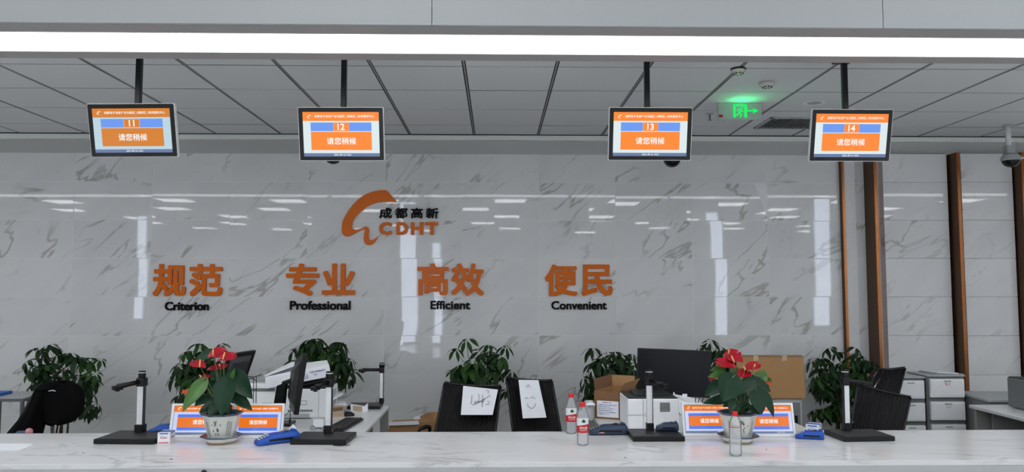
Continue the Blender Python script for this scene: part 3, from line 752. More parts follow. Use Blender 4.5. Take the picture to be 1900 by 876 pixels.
umbrella_plant('green umbrella plant by the first bronze fin, right side', [(1562, 700, 60, 42), (1540, 745, 38, 32), (1600, 680, 28, 25)], [(1538, 648, .9), (1588, 648, .9), (1508, 670, .9), (1615, 672, .9), (1555, 655, .8), (1570, 780, 1)], 6.7, 66, 7, 1560, -.03)

# ------------------------------------------------------------------ workstation desks
DZ = .75
def desk(x0, x1, y0, y1, label, panel):
    t = thing('office_desk', label, 'desk', ((x0+x1)/2, (y0+y1)/2, 0), 0, None)
    w_, d_ = x1-x0, y1-y0
    new().box((0, 0, DZ-.0125), (w_, d_, .025), .005, seg=2).build('desktop', 'desk', t)
    new().box((w_/2-.03 if panel > 0 else -w_/2+.03+.1, d_/2-.03, (DZ-.025)/2), (.06 if panel > 0 else .2, .03, DZ-.025)).build('end_panel', 'deskside', t)
    new().box((0, d_/2-.12, .45), (w_-.2, .018, .5)).build('modesty_panel', 'deskside', t)
    new().box((-w_/2+.03, 0, (DZ-.025)/2), (.03, d_-.06, DZ-.025)).build('side_panel', 'deskside', t) if panel > 0 else new().box((w_/2-.03, 0, (DZ-.025)/2), (.03, d_-.06, DZ-.025)).build('side_panel', 'deskside', t)
    for k in range(3 if panel > 0 else 0): new().box((w_/2-.2-.02*k, d_/2-.35-.25*k, .33), (.16, .02, .6)).build('support', 'dgry', t)
    return t
dy1 = onz(722, 753, DZ).y
xa = onz(722, 753, DZ).x; xb = onz(1473, 783, DZ).x
desk(xa-1.2, xa, ky1+.01, dy1, 'white topped desk with printers behind the left half of the counter', 1)
desk(.66, xb, ky1+.01, dy1, 'white topped desk behind the counter under the black monitor', 1)
pc = onz(1797, 751, DZ)
desk(pc.x, pc.x+1.3, ky1+.01, pc.y, 'white topped desk with dark open side at the far right', -1)

def H8(front, Yf, back, Yb): return [P(x, y, Yf) for x, y in front]+[P(x, y, Yb) for x, y in back]
def world_thing(name, label, cat, px, py, Y, group=None, z=None):
    p = P(px, py, Y); return thing(name, label, cat, (p.x, Y, p.z if z is None else z), 0, group)

# printer on the left desk
def printer(label, x0, x1, y0, z0, d, h, top, grp=None):
    t = thing('laser_printer', label, 'printer', ((x0+x1)/2, y0+d/2, z0)); w_ = x1-x0
    new().box((0, 0, h*.5), (w_, d, h*.96), .012, seg=3).build('body', 'wht', t)
    new().box((0, 0, h*.965), (w_-.01, d-.01, h*.07), .006).box((0, .03, h*1.0+.004), (w_*.6, d*.5, .008), .003).build('top_cover', 'dgry' if top else 'wht2', t)
    return t
p0 = onz(526, 787, DZ); pr1 = printer('boxy white laser printer under the tilted carton, left desk', P(519, 760, 5.22).x, P(607, 760, 5.22).x, 5.22, DZ, .34, .205, 1)
new().box((-.055, -.172, .022), (.19, .006, .03), .002).build('paper_tray', 'wht2', pr1)
m = new(); [m.box((-.10+.012*k, -.1715, .055), (.006, .003, .012)) for k in range(14)]; m.build('vent_slots', 'dgry', pr1)
m = new(); [m.box(c_, d_) for c_, d_ in (((.0, -.1705, .12), (.04, .003, .002)), ((.0, -.1705, .095), (.04, .003, .002)), ((-.02, -.1705, .108), (.002, .003, .026)), ((.02, -.1705, .108), (.002, .003, .026)))]; m.build('printed_mark', 'dgry', pr1)
new().box((.10, -.1705, .10), (.003, .003, .17)).build('panel_seam', 'wht2', pr1)
new().box((.157, -.0, .1), (.003, .24, .14)).build('side_panel', 'wht2', pr1)
# second office machine
pr2 = printer('pale grey office printer at the left of the left desk', P(452, 740, 5.25).x, P(512, 740, 5.25).x, 5.25, DZ, .36, .24, 0)
m = new(); [m.box((.02+.012*k, -.181, .1-.0), (.007, .002, .004)) for k in range(6)]; m.build('printed_mark', 'dgry', pr2)
new().box((0, -.1815, .19), (.2, .003, .02)).build('output_slot', 'gry', pr2)
# tilted white carton
t = world_thing('paper_carton', 'long white carton lying tilted on top of the printer', 'box', 550, 700, 5.0, z=1.0)
body = new().hexa(H8([(491, 700), (611, 678), (614, 699), (493, 722)], 5.22, [(545, 676), (607, 668), (612, 690), (520, 711)], 5.5), .004); body.build('body', 'paper', t, True)
fl = new().hexa(H8([(490, 697), (556, 673), (557, 675.5), (491, 699.5)], 5.22, [(540, 672), (560, 668), (560, 670), (540, 674)], 5.45)); fl.build('flap', 'paper', t, True)
def f_c(u, v, w): # front face
    a = P(491, 700, 5.22-w).lerp(P(611, 678, 5.22-w), u); b = P(493, 722, 5.22-w).lerp(P(614, 699, 5.22-w), u); return b.lerp(a, v)
m = new(); marks(m, f_c, (.68, .62, .94, .76), .003, 0, 9); marks(m, f_c, (.57, .5, .66, .58), .003, 0, 3); marks(m, f_c, (.57, .34, .67, .42), .003, 0, 4); marks(m, f_c, (.58, .2, .66, .27), .003, 0, 3); marks(m, f_c, (.74, .4, .8, .48), .003, 0, 2)
m.build('printed_text', 'inkb', t, True)
new().box(P(572, 709, 5.36), (.22, .2, .03), .01, rot=(0, -.22, .2)).build('dust_cover', 'dgry', world_thing('dust_cover', 'crumpled dark plastic cover between carton and printer', 'cover', 570, 716, 5.1), True)

# monitors
def monitor(label, TL, TR, BR, BL, Ys, front, stand=True, grp=None, base=None):
    c = [P(*TL, Ys[0]), P(*TR, Ys[1]), P(*BR, Ys[2]), P(*BL, Ys[3])]
    ctr = sum(c, Vector())/4; n = (c[1]-c[0]).cross(c[3]-c[0]).normalized()
    if n.y > 0: n = -n
    z0 = DZ if base is None else base
    t = thing('computer_monitor', label, 'monitor', (ctr.x, ctr.y+.12, z0))
    bk = [p-n*.03 for p in c]
    new().hexa(c+bk, .005, seg=2).build('case', 'black', t, True)
    def fn(u, v, w): return c[3].lerp(c[2], u).lerp(c[0].lerp(c[1], u), v)+n*w
    if front:
        new().quad(fn(.022, .06, .0008), fn(.978, .06, .0008), fn(.978, .965, .0008), fn(.022, .965, .0008)).build('screen', 'scr', t, True)
        m = new(); marks(m, fn, (.03, .018, .08, .042), .0015, 0, 5); m.build('badge', 'silver', t, True)
    else:
        m = new(); m.hexa([fn(.1, .9, 0), fn(.9, .9, 0), fn(.9, .1, 0), fn(.1, .1, 0), fn(.2, .75, .025), fn(.8, .75, .025), fn(.8, .25, .025), fn(.2, .25, .025)], .004)
        m.build('rear_bulge', 'dgry', t, True)
    if stand:
        m = new(); b2 = ctr-n*.06; m.tube([ctr-n*.03, b2, Vector((b2.x, b2.y+.02, z0+.02))], [.02, .02, .018], 8); m.build('stand_neck', 'black', t, True)
        new().box((b2.x, b2.y+.01, z0+.008), (.24, .18, .016), .004, seg=2).build('stand_foot', 'black', t, True)
    return t
monitor('large black monitor with dark screen behind the white printer', (1184.5, 646), (1321.5, 651.5), (1318, 739), (1182.5, 731.5), (5.45, 5.5, 5.5, 5.45), True)
monitor('tilted black monitor seen behind the left anthurium', (424, 658), (476, 650.5), (455, 712), (405, 722), (5.3, 5.42, 5.42, 5.3), False)
t = monitor('black monitor seen edge-on between the two left printers', (547, 668), (562.5, 655), (545, 770), (536, 757), (5.1, 4.72, 4.72, 5.1), False, stand=False)
mt = new().hexa(H8([(513, 716), (531, 709), (525, 755), (506, 757)], 4.98, [(519, 716), (535, 709), (530, 755), (512, 757)], 5.03), .003); mt.build('stand_arm', 'black', t, True)
new().tube([P(541, 706, 4.95), P(526, 711, 5.0)], .014, 8).build('stand_joint', 'black', t, True)
q = P(515, 760, 5.0); new().box((q.x, 5.0, DZ+.01), (.2, .14, .018), .003).build('stand_foot', 'black', t, True)
m = new().tube([P(538, 762, 4.93), P(528, 773, 4.93)], .002, 5).tube([P(538.5, 762, 4.92), P(538, 785, 4.92)], .0025, 5); m.box(P(538, 782, 4.92), (.012, .01, .03), .003); m.build('cable', 'black', t, True)
# wire rack
t = thing('wire_rack', 'thin black wire rack at the left end of the left desk', 'rack', tuple(Vector((P(478, 750, 5.1).x, 5.1, DZ))))
m = new()
for x in (470.5, 475.5): m.tube([P(x, 700, 5.1), Vector((P(x, 750, 5.1).x, 5.1, DZ))], .0028, 6)
m.build('leg', 'black', t, True)
new().tube([P(455, 698.5, 5.0), P(471, 700, 5.1), P(486, 695, 5.3)], .0035, 6).tube([P(455, 702, 5.0), P(470, 703, 5.1), P(474, 706, 5.12)], .0025, 6).build('top_rail', 'black', t, True)

# keyboard, mouse, small card boxes on left desk
kb = onz(629, 796, DZ); t = thing('keyboard', 'black keyboard on the left desk behind the scanner column', 'keyboard', (kb.x, kb.y+.0, DZ), PI/2-.12)
new().box((.1, 0, .008), (.42, .13, .014), .004).build('base', 'black', t)
km = new().box((0, 0, 0), (.0165, .0165, .008), .002).mesh('key', 'dgry')
for i in range(19):
    for j in range(5):
        o = bpy.data.objects.new('key', km); COL.objects.link(o); o.parent = t; o.location = (-.09+.0213*i, -.045+.0225*j, .018)
ms = onz(645.5, 772, DZ); t = thing('computer_mouse', 'black mouse lying on the left desk beyond the keyboard', 'mouse', (ms.x, ms.y, DZ), .2)
m = new(); m.grid(lambda u, v: Vector(((.045)*math.cos(2*PI*u)*math.sin(PI/2*v), .028*math.sin(2*PI*u)*math.sin(PI/2*v), .028*math.cos(PI/2*v)**.7 if v < 1 else 0)), 20, 8); m.build('shell', 'black', t)
new().tube([(.042, 0, .01), (.02, .12, .004), (-.08, .3, .004), (-.05, .4, .004)], .0018, 5).build('cable', 'black', t)
t = world_thing('cardboard_tray', 'small printed card tray in front of the far scanner', 'box', 666, 766, 5.55, z=DZ)
new().hexa(H8([(650, 750), (676, 754), (676, 768), (651, 764)], 5.5, [(651, 749.5), (677, 753.5), (677, 767), (652, 763)], 5.515)).build('front_panel', 'paper', t, True)
new().hexa(H8([(676, 754), (682, 748), (682, 763), (676, 768)], 5.5, [(677, 754), (683, 748), (683, 763), (677, 768)], 5.56)).build('side_panel', 'paper', t, True)
new().hexa(H8([(655, 753), (672, 754), (672, 764), (655, 762)], 5.495, [(655, 753), (672, 754), (672, 764), (655, 762)], 5.51)).build('printed_patch', 'tape', t, True)
t = world_thing('snack_box', 'opened brown and cream box beside the mouse', 'box', 628, 770, 5.35, z=DZ)
new().hexa(H8([(616, 764), (638, 761), (639, 774), (617, 775)], 5.3, [(616, 752), (638, 752), (638, 760), (616, 762)], 5.4), .002).build('body', 'tape', t, True)
new().hexa(H8([(617, 757), (637, 755), (636, 760), (618, 761)], 5.29, [(617, 757), (637, 755), (636, 760), (618, 761)], 5.31), .001).build('dark_window', 'card2', t, True)
t = world_thing('paper_stack', 'stack of white forms leaning between the printer and far scanner', 'papers', 625, 735, 5.5, z=DZ)
new().hexa(H8([(613, 742), (637, 729.5), (636, 732), (614, 745)], 5.4, [(616, 731), (634, 729), (634, 731), (616, 733)], 5.55)).hexa(H8([(617, 749), (643, 749), (643, 753), (617, 753)], 5.45, [(620, 745), (641, 745), (641, 750), (620, 750)], 5.6)).build('sheets', 'paper', t, True)
t = world_thing('white_cup_box', 'small open white box in front of the printer', 'box', 590, 786, 4.85, z=DZ)
new().hexa(H8([(581, 779), (600, 779), (600, 793), (580, 793)], 4.83, [(577, 776), (602, 776), (601, 790), (580, 790)], 4.93), .002).build('body', 'wht', t, True)
t = world_thing('plastic_bag', 'clear plastic bag lying beside the small white box', 'bag', 592, 797, 4.72, z=DZ)
m = new(); m.grid(lambda u, v: P(575+32*u, 799-10*math.sin(PI*v)*(.5+.5*math.sin(u*9)), 4.66+.14*v)+Vector((0, 0, .0)), 12, 8); m.build('film', 'wrap', t, True)
t = world_thing('crumpled_tissue', 'crumpled white tissue behind the blue card reader', 'tissue', 546, 795, 4.68, z=KZ)
m = new(); m.grid(lambda u, v: P(536+22*u, 800-14*math.sin(PI*v)*math.sin(PI*min(1, u+.2))*(.8+.2*math.sin(u*11+v*7)), 4.6+.1*v), 8, 8); m.build('sheet', 'paper', t, True)

# card readers
def reader(label, px, py, L, yaw, mat, pitch=0, z=KZ, sticker=False, s=1.0):
    c = onz(px, py, z); t = thing('card_reader', label, 'card reader', (c.x, c.y, z), yaw, None); t.scale = (s,)*3
    m = new()
    secs = [(-.5, .036, .022), (-.47, .043, .030), (-.3, .045, .044), (-.12, .043, .058), (.2, .043, .060), (.36, .044, .062), (.47, .042, .058), (.5, .036, .048)]
    vs = []; n = 14
    for (tt, hw_, hh) in secs:
        for k in range(n):
            a = 2*PI*k/n; ca, sa = math.cos(a), math.sin(a)
            vs.append((tt*L, hw_*math.copysign(abs(ca)**.55, ca), hh*.5+hh*.5*math.copysign(abs(sa)**.55, sa)))
    fs = [(j*n+k, j*n+(k+1) % n, (j+1)*n+(k+1) % n, (j+1)*n+k) for j in range(len(secs)-1) for k in range(n)]
    fs += [tuple(range(n))[::-1], tuple(range((len(secs)-1)*n, len(secs)*n))]
    m.add(vs, fs, 0, True); m.build('body', mat, t)
    kp = new().box((0, 0, 0), (.010, .014, .006), .002, rot=(0, -.33, 0)).mesh('key', 'wht2' if mat == 'blue' else 'gry')
    for i in range(4):
        for j in range(3):
            o = bpy.data.objects.new('key', kp); COL.objects.link(o); o.parent = t; o.location = (-L*.45+.0155*i, -.019+.019*j, .0335+.0054*i)
    new().box((L*.12, 0, .0575), (L*.26, .045, .004), .002, rot=(0, -.22, 0)).build('display_window', 'scr', t)
    new().box((L*.40, 0, .063), (L*.1, .05, .008), .003).build('printer_lid', mat, t)
    new().box((.01, -.0425, .026), (L*.6, .005, .012), .002).build('side_slot', 'black', t)
    if sticker: new().box((-L*.2, -.0425, .022), (.035, .002, .016)).build('sticker', 'pink', t)
    return t
reader('bright blue card reader lying beside the left desk display', 514, 822, .235, .62, 'blue')
reader('bright blue card reader half hidden behind the small box, far left', 303, 806, .17, .25, 'blue')
reader('navy card reader with pink sticker beside the label bottle', 1128, 806, .225, 0.0, 'navy', sticker=True)
reader('small navy card reader lying on the scanner base by the printer', 1238, 799, .16, -.1, 'navy', z=KZ+.029, s=.8)
reader('small bright blue card reader between right desk display and box', 1502, 814, .19, -.28, 'blue', s=.8)

# small printed boxes
def smallbox(label, px, py, yaw, sz):
    c = onz(px, py, KZ); w_, d_, h_ = sz; t = thing('small_box', label, 'box', (c.x, c.y+d_*.45, KZ), yaw, 'small white and blue boxes')
    new().box((0, 0, h_/2), sz, .0015).build('carton', 'wht', t)
    new().box((0, .0, h_+.0004), (w_*.98, d_*.5, .001)).build('blue_top_print', 'bluep', t)
    m = new()
    for sy, rot in ((-1, 0),):
        m.box((0, -d_/2-.0006, h_*.12), (w_*.8, .001, h_*.09), mi=1); m.box((0, -d_/2-.0006, h_*.92), (w_*.7, .001, h_*.1), mi=0)
        marks(m, lambda u, v, w: Vector((u, -d_/2-w, v)), (-w_*.3, h_*.48, w_*.3, h_*.62), .0012, 1, 4); marks(m, lambda u, v, w: Vector((u, -d_/2-w, v)), (-w_*.25, h_*.68, w_*.1, h_*.74), .0012, 0, 3)
    m.box((w_/2+.0006, 0, h_*.92), (.001, d_*.7, h_*.1), mi=0); marks(m, lambda u, v, w: Vector((w_/2+w, u, v)), (-d_*.3, h_*.45, d_*.3, h_*.6), .0012, 2, 5)
    m.build('face_print', ['bluep', 'pinkp', 'ink'], t); return t
smallbox('small white and blue box beside the leftmost scanner', 302, 824, .12, (.066, .10, .062))
smallbox('small white and blue box left of the rightmost scanner', 1516, 809, -.55, (.075, .1, .062))

# ------------------------------------------------------------------ bottles
def bottle(label, px, py, label_on, level, s=1.0, tint=False):
    c = onz(px, py, KZ); t = thing('water_bottle', label, 'bottle', (c.x, c.y+.03, KZ), 0, 'red capped water bottles')
    pr = [(.012, .004), (.026, .0), (.031, .006), (.0325, .018)]
    for k in range(5): z = .024+k*.0145; pr += [(.0325, z), (.0305, z+.005), (.0325, z+.010)]
    pr += [(.0325, .1), (.0325, .155), (.031, .168), (.027, .185), (.021, .2), (.0145, .212), (.0135, .216)]
    new().lathe([(r*s, z*s) for r, z in pr], 28, cap=False).build('body', 'pet', t)
    wl = [(.024*s, .004*s), (.0285*s, .01*s), (.0288*s, level*s-.003), (.028*s, level*s), (.0001, level*s)]
    new().lathe(wl, 24, cap=False).build('water', 'water', t)
    new().lathe([(.0155*s, .212*s), (.0158*s, .216*s), (.0155*s, .232*s), (.0138*s, .235*s), (0, .235*s)], 24).build('cap', 'red', t)
    if label_on:
        r = .0329*s; m = new()
        cyl = lambda u, v, w: Vector(((r+w)*math.sin(u/r), -(r+w)*math.cos(u/r), v))
        for k in range(36):
            u0 = -PI*r+2*PI*r*k/36; u1 = u0+2*PI*r/36
            wv = lambda u: .112*s+.006*s*math.sin(u/r*1.0+.6)
            m.quad(cyl(u0, .072*s, 0), cyl(u1, .072*s, 0), cyl(u1, wv(u1), 0), cyl(u0, wv(u0), 0), 0)
            m.quad(cyl(u0, wv(u0), 0), cyl(u1, wv(u1), 0), cyl(u1, .152*s, 0), cyl(u0, .152*s, 0), 1)
        put_text(m, '农夫山泉', cyl, (-.022*s, .092*s, .024*s, .106*s), .0006, 1, .03, True)
        put_text(m, 'NONGFU SPRING', cyl, (-.02*s, .082*s, .022*s, .088*s), .0006, 1, .01, True)
        # clover-like leaf mark
        for cx, cz, rr in ((0, .140, .006), (-.0055, .1335, .006), (.0055, .1335, .006)):
            m.prism([((cx+rr*math.cos(a*PI/6))*s+.002, (cz+rr*math.sin(a*PI/6))*s) for a in range(12)], cyl, .0004, .0008, 2)
        m.quad(cyl(.001, .122*s, .0008), cyl(.003, .122*s, .0008), cyl(.003, .136*s, .0008), cyl(.001, .136*s, .0008), 2)
        m.build('label', ['redl', 'lab', 'green'], t)
    else:
        new().lathe([(.0328*s, .152*s), (.0328*s, .156*s)], 28, cap=False).build('red_ring', 'pinkp', t)
        
    return t
bottle('red capped water bottle with red label, farther and left of its twin', 1061, 806, True, .15, 1.0)
bottle('red capped water bottle with red label, nearer and right of its twin', 1082.5, 828, True, .19, .99)
bottle('red capped clear bottle without label before the right flowerpot', 1368.5, 848, False, .15, .96)

# ------------------------------------------------------------------ office chairs
def chair(label, TL, TR, BR, BL, Yt, Yb, paper=None, wrap=True, seatx=None, grp='black mesh office chairs', flat=False, foot=True):
    a, b, c_, d = P(*TL, Yt), P(*TR, Yt), P(*BR, Yb), P(*BL, Yb)
    ctr = (c_+d)/2; t = thing('office_chair', label, 'chair', (ctr.x, Yb+.05, 0), 0, grp)
    # extend back downwards to the seat
    zlow = .56; k = (c_.z-zlow)/((a.z+b.z)/2-c_.z)
    c2 = c_+(c_-b)*k; d2 = d+(d-a)*k
    if flat: c2, d2 = c_, d
    n = (b-a).cross(d-a).normalized(); n = -n if n.y > 0 else n
    def fn(u, v, w):
        bow = .035*(4*u*(1-u))*(-1)   # centre dips away
        return d2.lerp(c2, u).lerp(a.lerp(b, u), v)+n*(w+bow)
    m = new(); m.grid(lambda u, v: fn(u, v, 0), 16, 14); m.grid(lambda u, v: fn(1-u, v, -.012), 16, 14); m.build('backrest', 'mesh', t, True)
    top = [fn(u/12, 1+.0, -.006)+Vector((0, 0, .004)) for u in range(13)]
    sidel = [fn(0, v/8, -.006) for v in range(9)]; sider = [fn(1, v/8, -.006) for v in range(9)]
    new().tube(top, .011, 8).tube(sidel, .010, 8).tube(sider, .010, 8).build('back_frame', 'black', t, True)
    m = new()   # vertical mesh ribs
    for k2 in range(1, 14): m.tube([fn(k2/14, v/6, .003) for v in range(7)], .0022, 4)
    m.build('mesh_ribs', 'black', t, True)
    if foot:
        m = new().box((0, -.2, .46), (.46, .44, .07), .025, seg=3); m.build('seat', 'mesh', t)
        new().tube([(0, -.18, .43), (0, -.18, .1)], [.03, .028], 12).build('gas_column', 'black', t)
        for q in range(5):
            an = q*2*PI/5+.3; new().tube([(0, -.18, .11), (.27*math.cos(an), -.18+.27*math.sin(an), .07)], [.025, .016], 8).lathe([(.025, 0), (.028, .02), (.025, .05)], 12, (.27*math.cos(an), -.18+.27*math.sin(an), 0)).build('base_leg', 'black', t)
        new().tube([(0, .04, .62), (0, -.02, .45), (0, -.15, .42)], .018, 8).build('back_support', 'black', t)
    if wrap:
        r = random.Random(int(TL[0])); ph = r.uniform(0, 6)
        def wf(u, v):
            x = 1.02*u-.01; y = 1.0-.75*v
            return fn(x, y, .012+.006*math.sin(u*23+ph+v*7)+.005*math.sin(v*17+u*13))
        m = new(); m.grid(wf, 30, 16)
        m.tube([fn(u/10, 1.0, .012)+Vector((0, 0, .008)) for u in range(11)], .004, 5); m.build('plastic_wrap', 'wrap', t, True)
    if paper:
        (p1, p2, p3, p4), strokes = paper
        def pf(u, v, w):
            x = (1-v)*((1-u)*p1[0]+u*p2[0])+v*((1-u)*p4[0]+u*p3[0]); y = (1-v)*((1-u)*p1[1]+u*p2[1])+v*((1-u)*p4[1]+u*p3[1])
            return P(x, y, Yt-.05-(Yt-Yb)*1.25*max(0, (y-TL[1])/(BL[1]-TL[1]))-w)
        m = new(); m.grid(lambda u, v: pf(u, v, .003*math.sin(u*9)*math.sin(v*7)), 10, 8); pp = m.build('paper_sheet', 'paper', t, True)
        for st in strokes:
            pts = [P(x, y, Yt-.058-(Yt-Yb)*1.25*max(0, (y-TL[1])/(BL[1]-TL[1]))) for x, y in st]
            k3 = new().tube(pts, .0016, 4).build('pen_stroke', 'ink', pp)
            for v in k3.data.vertices: v.co -= Vector(t.location)
    return t
S1 = lambda L, x0=800, y0=690, s=.137: [(x0+s*x, y0+s*y) for x, y in L]
chair('black mesh chair with a wide scribbled paper, right of the left desk', (825, 711), (929, 717), (919, 801), (808, 801), 5.7, 5.55,
      ([(859.5, 716), (924, 723), (914, 770), (855, 770)],
       [S1([(555, 320), (540, 440)]), S1([(640, 300), (650, 350), (640, 420)]), S1([(700, 310), (690, 480)]), S1([(740, 250), (780, 255), (770, 300)]),
        S1([(560, 450), (620, 425), (700, 380), (800, 320)]), S1([(590, 410), (620, 395), (640, 410), (610, 430), (590, 410)]), S1([(640, 400), (700, 410), (720, 370)]), S1([(760, 400), (790, 405), (780, 440), (740, 440)])]))
chair('black mesh chair with an upright smiling face paper', (940, 701), (1024, 707), (1040.5, 801), (952, 801), 5.75, 5.6,
      ([(962, 705), (999, 705.5), (1014, 775), (970, 776.5)],
       [S1([(1270, 365), (1290, 348), (1315, 362)]), S1([(1345, 360), (1370, 338), (1408, 365)]), S1([(1300, 430), (1320, 475), (1360, 500), (1400, 475), (1415, 430)]), S1([(1290, 180), (1300, 215)]), S1([(1310, 170), (1330, 190), (1335, 215)])]))
chair('black chair lying askew in front of the white drawer towers, nearer one', (1592, 713), (1690, 738), (1676, 803), (1578, 803), 5.6, 5.5, None, seatx=0)
chair('black chair tilted behind the nearer one before the drawer towers', (1626, 685), (1680, 683), (1668, 730), (1616, 716), 6.0, 5.95, None)
chair('black chair under the jacket, seen from the side at far left', (70, 716), (100, 712), (76, 806), (20, 806), 5.75, 5.6, None, wrap=False)
new_arm = world_thing('chair_armrest', 'black curved armrest beside the brown carton', 'armrest', 790, 795, 5.5, z=0)
bpy.data.objects.remove(new_arm)

# jacket over the chair
def loft(rows, Y, th, x0=0, y0=600, s=.315, fold=.01, seed=0, n=26):
    """rows (y, xl, xr): closed cloth body"""
    m = new(); vs = []; r = random.Random(seed); ph = [r.uniform(0, 6) for _ in range(4)]
    for j, (y, xl, xr) in enumerate(rows):
        a = P(x0+s*xl, y0+s*y, Y); b = P(x0+s*xr, y0+s*y, Y); c_ = (a+b)/2; hw_ = (b.x-a.x)/2
        q = th*min(1, hw_/.06)
        for k in range(n):
            an = 2*PI*k/n; f = 1+.12*math.sin(3*an+ph[0]+j*.5)+.08*math.sin(7*an+ph[1]-j*.3)
            vs.append(Vector((c_.x+hw_*math.cos(an), c_.y+q*math.sin(an)*f, c_.z+fold*math.sin(5*an+ph[2]))))
    fs = [(j*n+k, j*n+(k+1) % n, (j+1)*n+(k+1) % n, (j+1)*n+k) for j in range(len(rows)-1) for k in range(n)]
    fs += [tuple(range(n)), tuple(range((len(rows)-1)*n, len(rows)*n))[::-1]]
    return m.add(vs, fs, 0, True)
t = world_thing('black_jacket', 'black jacket draped over the chair at far left', 'jacket', 100, 760, 5.65, z=.9)
loft([(343, 300, 390), (352, 262, 425), (372, 228, 460), (400, 208, 488), (440, 215, 497), (480, 238, 495), (515, 258, 488), (548, 265, 470), (575, 272, 440), (590, 285, 390), (597, 310, 350)], 5.62, .09, fold=.006, seed=2).build('body', 'jacket', t, True)
loft([(385, 218, 300), (410, 205, 300), (450, 188, 285), (500, 165, 275), (550, 128, 266), (600, 85, 254), (640, 50, 244), (680, 20, 238)], 5.58, .08, fold=.006, seed=5).build('sleeve', 'jacket', t, True)
q = loft([(362, 240, 330), (366, 232, 350), (392, 215, 300)], 5.53, .03, fold=.003); q.build('collar', 'jacket', t, True)
new().tube([P(90, 726, 5.515), P(97, 724.5, 5.51), P(103, 726, 5.515)], .004, 6).build('zip_pull', 'silver', t, True)
t = world_thing('pink_pompom', 'fluffy pink pompom beside the jacket hem', 'pompom', 54, 801, 5.35); m = new()
m.lathe([(.0001, -.024)]+[(.024*math.sin(PI*k/10), -.024*math.cos(PI*k/10)) for k in range(1, 10)]+[(.0001, .024)], 16, cap=False); m.build('ball', 'pink', t)
t = world_thing('blue_cloth', 'slate blue cloth bundle beside the pink pompom', 'cloth', 40, 804, 5.35); m = new()
m.lathe([(.0001, -.02), (.028, -.016), (.034, 0), (.024, .014), (.0001, .018)], 14, cap=False, sx=1.2); m.build('bundle', 'denim', t)

# cardboard on the floor between desk and chair
t = world_thing('flattened_carton', 'crumpled brown carton behind the counter left of the chair', 'box', 765, 790, 6.2, z=.3)
m = new()
def cf(u, v):
    x = 722+92*u; yb = 815; yt = 790-25*max(0, math.sin((u-.45)*PI*1.1))**.7 if u > .45 else 785
    return P(x+3*math.sin(v*9), yb+(yt-yb)*v, 6.2+.12*math.sin(u*9+v*3)*.3+.1*v)
m.grid(cf, 22, 8); m.grid(lambda u, v: cf(1-u, v)+Vector((0, .02, 0)), 22, 8); m.build('crumpled_panel', 'card', t, True)
new().hexa(H8([(722, 786), (805, 783), (812, 806), (722, 812)], 6.0, [(730, 780), (790, 777), (800, 790), (730, 800)], 6.35)).build('body', 'card', t, True)
new().hexa(H8([(721, 784), (776, 781), (778, 788), (722, 790)], 5.98, [(721, 783.5), (776, 780.5), (778, 787), (722, 789)], 5.99)).build('white_sheet', 'paper', t, True)
new().hexa(H8([(768, 775), (778, 772), (780, 778), (770, 779)], 5.97, [(768, 774), (778, 771), (780, 777), (770, 778)], 6.0)).build('torn_label', 'paper', t, True)
t = world_thing('chair_armrest', 'curved black armrest between the brown carton and chair', 'armrest', 786, 797, 5.5, z=.55)
new().tube([P(776, 803, 5.4), P(780, 796, 5.42), P(790, 792, 5.45), P(797, 792, 5.5), P(797, 806, 5.5)], [.01, .013, .015, .014, .012], 8).build('pad', 'black', t, True)
t = None

# ------------------------------------------------------------------ right workstation
x0 = P(1165, 780, 4.78).x; x1 = P(1261, 780, 4.78).x
pr = printer('white laser printer with dark top behind the scanner, right desk', x0, x1, 4.78, DZ, .32, .195, 1); w_ = x1-x0
m = new(); [m.box((w_*.22, -.161, .115+.0095*k), (.062, .002, .0052)) for k in range(6)]; m.build('vent_slots', 'dgry', pr)
new().box((-w_*.20, -.1605, .1), (.002, .002, .18)).box((-w_*.35, -.1605, .09), (w_*.3, .002, .002)).build('panel_seam', 'gry', pr)
m = new(); [m.box(c_, d_) for c_, d_ in (((-w_*.13, -.1615, .10), (.028, .002, .0015)), ((-w_*.13, -.1615, .084), (.028, .002, .0015)), ((-w_*.13-.014, -.1615, .092), (.0015, .002, .017)), ((-w_*.13+.014, -.1615, .092), (.0015, .002, .017)))]; m.build('red_sticker', 'pinkp', pr)
new().hexa([Vector((a, b, c_)) for a, b, c_ in ((-.1, -.08, .20), (.12, -.08, .20), (.12, -.09, .194), (-.1, -.09, .194), (-.1, .11, .212), (.12, .11, .212), (.12, .11, .196), (-.1, .11, .196))]).build('output_tray', 'black', pr)
# little items on the printer
t = world_thing('heart_ornament', 'small red and white heart ornament on the printer', 'ornament', 1236, 731, 5.1, z=.965)
m = new(); m.prism([(.011*(16*math.sin(a)**3)/16, .011*(13*math.cos(a)-5*math.cos(2*a)-2*math.cos(3*a)-math.cos(4*a))/16) for a in [2*PI*k/24 for k in range(24)]], lambda u, v, w: P(1236.5, 731, 5.1)+Vector((u, w, v)), 0, .006); m.build('heart', 'pinkp', t, True)
t = world_thing('earplug_case', 'tiny pale figure standing right of the heart ornament', 'ornament', 1250, 731.5, 5.1, z=.965)
new().lathe([(.005, 0), (.006, .008), (.003, .012), (.005, .016), (.0001, .02)], 10, tuple(P(1250.5, 733, 5.1))).build('body', 'paper', t, True)
t = world_thing('note_card', 'small white card beneath the monitor edge', 'card', 1270, 734, 5.3, z=DZ)
new().hexa(H8([(1266, 731), (1275, 731), (1275, 737), (1266, 737)], 5.3, [(1266, 731), (1275, 731), (1275, 737), (1266, 737)], 5.305)).build('card', 'paper', t, True)
t = world_thing('cream_cup', 'small cream cup behind the scanner column on the printer', 'cup', 1196, 730, 5.1, z=.955)
